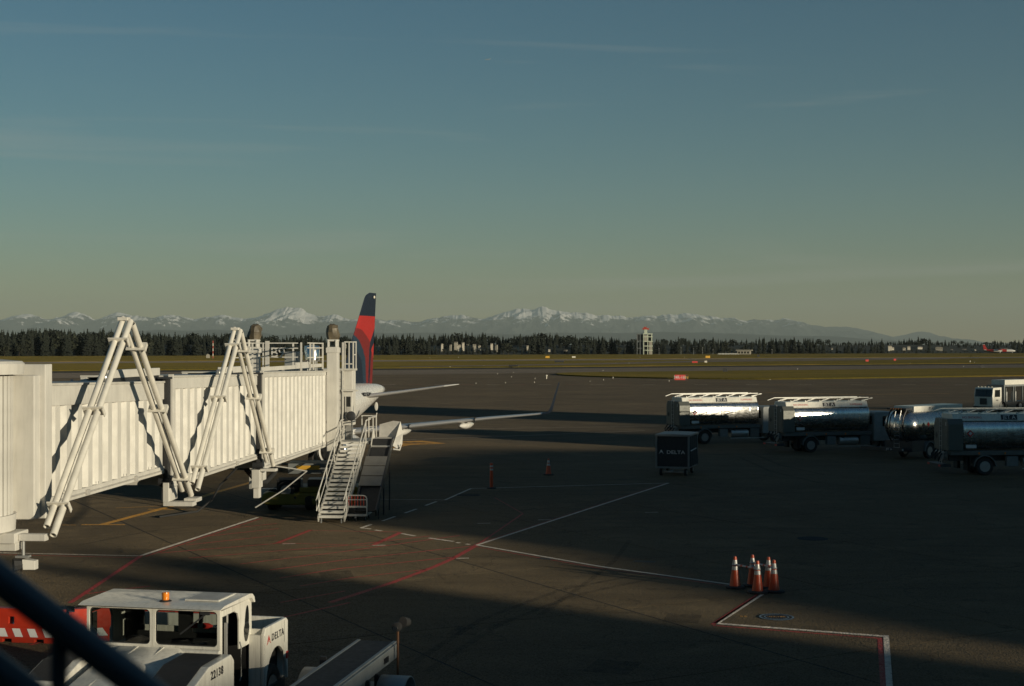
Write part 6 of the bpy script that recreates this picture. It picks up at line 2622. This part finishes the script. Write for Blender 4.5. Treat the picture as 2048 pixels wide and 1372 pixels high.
# the rest of the wood behind them reads as one mass
wood = MB()
srcs = [conifer_mesh(90 + k) for k in range(6)] + [broad_mesh(95)]
for i in range(950):
    px = -60 + 2180 * (i + rng.uniform(-0.5, 0.5)) / 950
    w = TREE_W + rng.uniform(50, 150)
    x, y = at_w(px, w)
    n_ = RN[0] * x + RN[1] * y
    zb = hill_z(n_, w) - 0.1
    ytop = interp(TOPS, px) + 5 * noise.noise(Vector((px * 0.02, 0.5, 0))) + rng.choice([-3, 0, 2, 5, 9])
    hgt = max(4.0, H + (YH - ytop) / FPX * y - zb)
    s = rng.choice(srcs)
    a = rng.uniform(0, 6.28)
    ca, sa = cos(a), sin(a)
    wd = hgt * (1.5 if s is not srcs[-1] else 1.6)
    wood.add([(x + wd * (v_[0] * ca - v_[1] * sa), y + wd * (v_[0] * sa + v_[1] * ca), zb + hgt * v_[2]) for v_ in s.v], s.f)
tag(wood.build('forest', 'conifer', smooth=False, fix=False), 'dense dark wood filling in behind the tree line', 'forest', kind='stuff')

# old steel-framed tower with red aerials ---------------------------
x, y = at_w(1288, TREE_W - 25)
sc_m = y / FPX
tw = thing('lookout_tower', 'pale steel-framed lookout tower with red aerials above the tree line', 'tower', (x, y, 0), radians(-8))
Wt = 15.0 * sc_m * 2
Ht = 42 * sc_m
fl_z = [Ht * f for f in (0.22, 0.42, 0.64, 0.86)]
mb = MB()
for xx in (-0.05, 0.5, 1.0):
    for yy in (0, 1):
        mb.box(Wt * 0.5 * xx - 0.35, Wt * 0.5 * xx + 0.35, Wt * 0.4 * yy - 0.35, Wt * 0.4 * yy + 0.35, 0, Ht)
mb.build('frame_posts', 'tower_frame', tw, smooth=False)
for z in fl_z + [Ht]:
    mb = MB()
    mb.box(-0.8, Wt * 0.5 + 0.8, -0.6, Wt * 0.4 + 0.6, z - 0.45, z + 0.35)
    mb.build('floor_slab', 'tower_frame', tw, smooth=False)
mb = MB()
mb.box(Wt * 0.34, Wt * 0.5 + 0.36, -0.5, -0.36, 0, fl_z[2])
mb.build('stair_wall', 'house_wall', tw, smooth=False)
mb = MB()
mb.box(0.2, Wt * 0.22, -0.5, -0.36, fl_z[2] + 0.4, Ht - 1.2)
mb.build('cladding_panel', 'house_wall', tw, smooth=False)
mb = MB()
mb.box(0.3, Wt * 0.48, 0.8, Wt * 0.38, 1.0, Ht - 1)
mb.build('core', 'cabin_black', tw, smooth=False)
mb = MB()
for xx in (-Wt * 0.46, -Wt * 0.26):
    mb.box(xx - 0.3, xx + 0.3, 0.6, 1.2, 0, Ht * 0.98)
for z in (0.3, 0.64, 0.97):
    mb.box(-Wt * 0.48, -0.85, 0.55, Wt * 0.3, Ht * z, Ht * z + 0.6)
mb.build('side_frame', 'vehicle_grey', tw, smooth=False)
mb = MB()
mb.box(-Wt * 0.45, -0.9, 1.3, Wt * 0.4, Ht * 0.66, Ht * 0.965)
mb.build('side_cabin', 'dark_plate', tw, smooth=False)
mb = MB()
mb.box(-Wt * 0.3, -1.2, 1.2, Wt * 0.35, 0, Ht * 0.655)
mb.build('side_stair', 'dark_metal', tw, smooth=False)
mb = MB()
mb.box(0.2, Wt * 0.2, 0.2, Wt * 0.25, Ht + 0.35, Ht * 1.20)
mb.build('top_cabin', 'tower_frame', tw, smooth=False)
mb = MB()
for k in range(6):
    xx = -0.5 + k * Wt * 0.07
    mb.tube((xx, 1, Ht * 1.18), (xx + rng.uniform(-.6, .6), 1, Ht * rng.uniform(1.28, 1.36)), 0.25, 6, 0.1)
mb.box(-1.6, Wt * 0.30, 0.5, 1.5, Ht * 1.205, Ht * 1.27)
mb.box(-0.4, Wt * 0.18, 0.4, 1.6, Ht * 1.271, Ht * 1.33)
mb.build('aerials', 'tower_red', tw, smooth=False)

# flat-roofed airfield building ---------------------------------------
x, y = at_w(1489, TREE_W - 60)
fb = thing('airfield_building', 'low flat-roofed white building at the edge of the tree line', 'building', (x, y, 0), radians(-14))
mb = MB()
mb.box(-6.5, 5.8, -3, 3, 0, 3.9)
wl = mb.build('wall', 'house_wall', fb, smooth=False)
mb = MB()
mb.box(-8.0, 7.4, -4, 4, 3.903, 4.7)
mb.build('roof', 'house_wall', fb, smooth=False)
for k in range(4):
    mb = MB()
    mb.box(-5.6 + k * 2.8, -4.0 + k * 2.8, -3.06, -3.01, 1.2, 3.0)
    mb.build('window', 'dark_glass', wl, smooth=False)
for i in range(6):
    x2, y2 = at_w(1440 + i * 6.5, TREE_W - 64)
    cr = thing('parked_car', 'tiny pale parked car, %s from the left beside the low airfield building' % ORD[i], 'car', (x2, y2, 0), radians(-20), 'cars by the airfield building')
    mb = MB()
    mb.prism([(-2.1, 0.3), (2.1, 0.3), (2.1, 0.9), (1.1, 1.0), (0.6, 1.5), (-1.3, 1.5), (-1.9, 1.0), (-2.1, 0.9)], 'y', -0.85, 0.85)
    mb.build('body', 'vehicle_white', cr, smooth=False)
    mb = MB()
    for a, b_ in ((-1.3, -0.8), (1.3, -0.8), (-1.3, 0.8), (1.3, 0.8)):
        mb.lathe([(0.32, -0.1), (0.32, 0.1)], 12, c=(a, b_, 0.32), axis='y')
    mb.build('wheels', 'tyre', cr)

# slim light poles and striped mast
for i, (px, pt_) in enumerate(((1318, 699), (1362, 697), (1387, 699), (1405, 698), (1426, 701), (1544, 701))):
    x, y = at_w(px, TREE_W - 40)
    lp2 = thing('light_pole', 'thin pale pole before the far tree line, %s of six from the left' % ORD[i], 'pole', (x, y, 0), group='poles along the far grass')
    hh = H - (pt_ - YH) * y / FPX + 1.0
    mb = MB()
    mb.tube((0, 0, 0), (0, 0, hh), 0.16, 6, 0.10)
    mb.build('shaft', 'galvanised', lp2)
    mb = MB()
    mb.box(-0.5, 0.5, -0.12, 0.12, hh, hh + 0.25)
    mb.build('head', 'galvanised', lp2, smooth=False)
x, y = G(426, 717.5)
ms = thing('striped_mast', 'tall red and white striped mast on the far grass left of centre', 'mast', (x, y, 0))
hh = 11.5
for k in range(7):
    mb = MB()
    mb.tube((0, 0, hh * k / 7), (0, 0, hh * (k + 1) / 7), 0.24, 8)
    mb.build('segment', 'tower_red' if k % 2 == 0 else 'marker_white', ms)
x, y = G(416, 717)
ht = thing('instrument_hut', 'small white instrument hut at the foot of the striped mast', 'hut', (x, y, 0))
mb = MB()
mb.box(-1.0, 1.0, -0.8, 0.8, 0.3, 2.2)
mb.build('wall', 'house_wall', ht, smooth=False)
mb = MB()
mb.prism([(-1.15, 2.2), (1.15, 2.2), (0, 3.0)], 'y', -0.9, 0.9)
mb.build('roof', 'house_wall', ht, smooth=False)
mb = MB()
mb.tube((-0.3, 0, 2.7), (-0.3, 0, 4.3), 0.08, 6)
mb.box(-1.1, 0.5, -0.06, 0.06, 4.3, 4.4)
mb.build('wind_vane', 'dark_metal', ht, smooth=False)


# guidance signs ------------------------------------------------------
def sign(label, px0, px1, ytop, ybase, face, text=None, name='guidance_sign', zg=0.3):
    d = H * FPX / (ybase - YH) * (1 - zg / H)
    s = FPX / d
    x = ((px0 + px1) / 2 - 1024) / s
    wm, hm = (px1 - px0) / s, (ybase - ytop) / s
    t = thing(name, label, 'sign', (x, d, zg), 0.0, 'airfield guidance signs')
    mb = MB()
    mb.box(-wm / 2, wm / 2, -0.12, 0.12, hm * 0.12, hm)
    bd = mb.build('panel', face, t, smooth=False, bevel=0.02)
    for f in (-0.38, 0.38):
        mb = MB()
        mb.box(wm * f - 0.05, wm * f + 0.05, -0.05, 0.05, 0, hm * 0.12)
        mb.build('leg', 'sign_back', t, smooth=False)
    if text:
        text_part(text[0], hm * 0.72, 'print_white', bd, (-wm * 0.10, -0.13, hm * 0.56), (1, 0, 0), (0, 0, 1), depth=0.01, sx=text[1])
        mb = MB()
        mb.box(wm * 0.30, wm * 0.5, -0.135, -0.121, hm * 0.14, hm * 0.98)
        yb_ = mb.build('location_panel', 'sign_back', bd, smooth=False)
        text_part('N', hm * 0.72, 'sign_yellow', bd, (wm * 0.40, -0.14, hm * 0.56), (1, 0, 0), (0, 0, 1), depth=0.01)
    return t


sign('red runway holding sign with white lettering on the near edge of the grass island', 1349, 1376, 749.5, 761.5, 'sign_red', ('34R-16L', 0.86))
sign('black square sign back standing on the far edge of the grass island', 1446, 1455, 736, 744, 'sign_back')
sign('long dark sign back left of the two in the infield', 1018, 1036, 729.5, 733.5, 'sign_back')
sign('long dark sign back right of the two in the infield', 1109, 1128, 721, 725, 'sign_back')
sign('small orange guidance sign on the far grass near the centre', 1091, 1099, 712, 716.5, 'sign_yellow')
sign('small white guidance sign on the far grass near the centre', 1144, 1151, 712.5, 716, 'marker_white')
sign('orange guidance sign on the far grass below the poles', 1411, 1420, 711.5, 716.5, 'sign_yellow')
sign('flat red guidance sign in the infield left of a white one', 1384, 1395, 722.5, 726, 'sign_red')
sign('small white guidance sign in the infield right of the red one', 1409, 1414, 721.5, 725.5, 'marker_white')
sign('dark box sign on the far grass near the right edge', 1940, 1958, 714, 717, 'sign_back')
sign('black square sign back beside the taxiway at the far right', 1960, 1968, 730, 736, 'sign_back')
sign('small red sign in the infield right of the white building', 1731, 1737, 719, 723.5, 'sign_red')
sign('tiny red marker board in the infield further right', 1787, 1792, 717.5, 721.5, 'sign_red')
sign('small dark cabinet on the far grass right of the white building', 1514, 1519, 709, 714, 'sign_back')

# taxiway edge lights and marker posts
for i, (px, py, hpx) in enumerate(sorted(((995, 748.5, 2.5), (1027, 745.5, 2), (1023, 754.5, 2.5), (1070, 758, 3), (1069, 765.5, 3), (952, 767.5, 3), (1011, 766.5, 3), (1207, 761, 3.5), (1226, 757.5, 5), (1206, 742, 2.5), (1280, 716, 2.5), (1369, 716, 2.5), (900, 736, 4), (968, 733, 3), (998, 734, 2.5), (1231, 728, 2.5), (1258, 728, 3), (1595, 739, 3), (1940, 726, 6), (1949, 726, 3), (1927, 734, 3), (1820, 728, 2.5), (1093, 757.5, 10), (1540, 760, 2.5), (1338, 763, 3.5), (1180, 763, 2), (860, 717, 2.5), (917, 716, 3), (88, 739, 4), (30, 726, 4)))):
    x, y = G(px, py)
    tall = hpx >= 8
    hm = hpx * y / FPX * 0.8
    t = thing('marker_post' if tall else 'taxiway_light', 'pale marker post at the rounded tip of the grass island' if tall else 'tiny pale taxiway edge light, %s from the left on the airfield' % ORD[i], 'post' if tall else 'light', (x, y, 0.0), group=None if tall else 'taxiway edge lights')
    mb = MB()
    mb.tube((0, 0, 0), (0, 0, hm * 0.6), max(0.05, hm * 0.12), 8)
    mb.build('stem', 'marker_white', t)
    mb = MB()
    mb.lathe([(hm * 0.16, hm * 0.6), (hm * 0.26, hm * 0.68), (hm * 0.24, hm * 0.9), (hm * 0.08, hm)], 10)
    mb.build('lens', 'marker_white', t)


# ================================================================== distant aeroplanes
def small_plane(name, label, loc_, rz, L, tailcol, high=True, gear=True, tilt=0.0, zc=0.0):
    t = thing(name, label, 'airplane', loc_, rz)
    t.rotation_euler = (tilt, 0, rz)
    r = L * 0.042
    z0 = zc
    mb = MB()
    mb.loft([[(x * L, k * r * cos(2 * pi * i / 16), z0 + dz * L + k * r * sin(2 * pi * i / 16)) for i in range(16)] for x, k, dz in ((-0.5, 0.15, 0.03), (-0.42, 0.35, 0.02), (-0.28, 0.8, 0.006), (-0.15, 1.0, 0), (0.36, 1.0, 0), (0.43, 0.8, -0.004), (0.48, 0.4, -0.01), (0.5, 0.08, -0.012))])
    mb.build('fuselage', 'aircraft_white', t)
    zw = z0 + (r * 1.1 if high else -r * 0.5)
    for s in (-1, 1):
        mb = MB()
        mb.hexa([(-0.03 * L, s * 0.01, zw), (0.06 * L, s * 0.01, zw), ((0.03 if high else -0.07) * L, s * 0.43 * L, zw), ((-0.01 if high else -0.11) * L, s * 0.43 * L, zw)],
                [(-0.03 * L, s * 0.01, zw + 0.012 * L), (0.06 * L, s * 0.01, zw + 0.012 * L), ((0.03 if high else -0.07) * L, s * 0.43 * L, zw + 0.006 * L), ((-0.01 if high else -0.11) * L, s * 0.43 * L, zw + 0.006 * L)])
        mb.build('wing', 'aircraft_white', t, smooth=False)
        mb = MB()
        mb.lathe([(0.004 * L, -0.10 * L), (0.022 * L, -0.04 * L), (0.022 * L, 0.08 * L), (0.008 * L, 0.12 * L)], 14, c=(0.02 * L, s * 0.13 * L, zw - 0.01 * L), axis='x')
        mb.build('engine', 'aircraft_white' if not high else tailcol, t)
    mb = MB()
    mb.prism([(-0.50 * L, z0 + 0.03 * L), (-0.38 * L, z0 + 0.03 * L), (-0.47 * L, z0 + 0.20 * L), (-0.53 * L, z0 + 0.20 * L)], 'y', -0.006 * L, 0.006 * L)
    mb.build('tail_fin', tailcol, t, smooth=False)
    zt = z0 + (0.20 * L if high else 0.03 * L)
    mb = MB()
    mb.box(-0.55 * L, -0.48 * L, -0.13 * L, 0.13 * L, zt, zt + 0.008 * L)
    mb.build('tailplane', 'aircraft_white', t, smooth=False)
    if high:
        mb = MB()
        mb.loft([[(x * L, k * r * 1.012 * cos(2 * pi * i / 16), z0 + dz * L + k * r * 1.012 * sin(2 * pi * i / 16)) for i in range(16)] for x, k, dz in ((-0.42, 0.35, 0.02), (-0.28, 0.8, 0.006), (-0.19, 0.95, 0.001))], caps=False)
        mb.build('painted_tail', tailcol, t)
        mb = MB()
        mb.loft([[(x * L, r * 1.012 * cos(2 * pi * i / 16), z0 + r * 1.012 * sin(2 * pi * i / 16)) for i in range(16)] for x in (0.08, 0.22)], caps=False)
        mb.build('painted_band', tailcol, t)
    if gear:
        for (gx, gy) in ((0.40 * L, 0), (0.0, 0.12 * L), (0.0, -0.12 * L)):
            mb = MB()
            mb.tube((gx, gy, 0.4), (gx, gy, z0), 0.15, 8)
            mb.build('gear_leg', 'galvanised', t)
            wheel(t, (gx, gy, 0.5), 0.5, 0.4)
    return t


x, y = G(1999, 707.4)
small_plane('turboprop', 'red and white turboprop taxiing before the trees at the far right', (x, y, 0.3), radians(-10), 33.0, 'livery_red', zc=3.0)
X, Y, Z = P(975, 119, 10500)
small_plane('airborne_plane', 'tiny white airplane high in the blue sky', (X, Y, Z), radians(165), 42.0, 'aircraft_white', high=False, gear=False)

# ================================================================== AIR
m, nt, b = _nt('air')
nt.nodes.remove(b)
o = nt.nodes['Material Output']
pv = nt.nodes.new('ShaderNodeVolumePrincipled')
pv.inputs['Color'].default_value = (0.62, 0.72, 0.70, 1)
pv.inputs['Density'].default_value = 1.8e-5
pv.inputs['Anisotropy'].default_value = 0.0
nt.links.new(pv.outputs['Volume'], o.inputs['Volume'])
m.cycles.homogeneous_volume = True
MATS['air'] = m
mb = MB()
mb.box(-48000, 48000, -260, 76500, -6.5, 2250)
tag(mb.build('haze', 'air', smooth=False), 'thin bluish haze lying over the airfield and mountains', 'haze', kind='stuff')
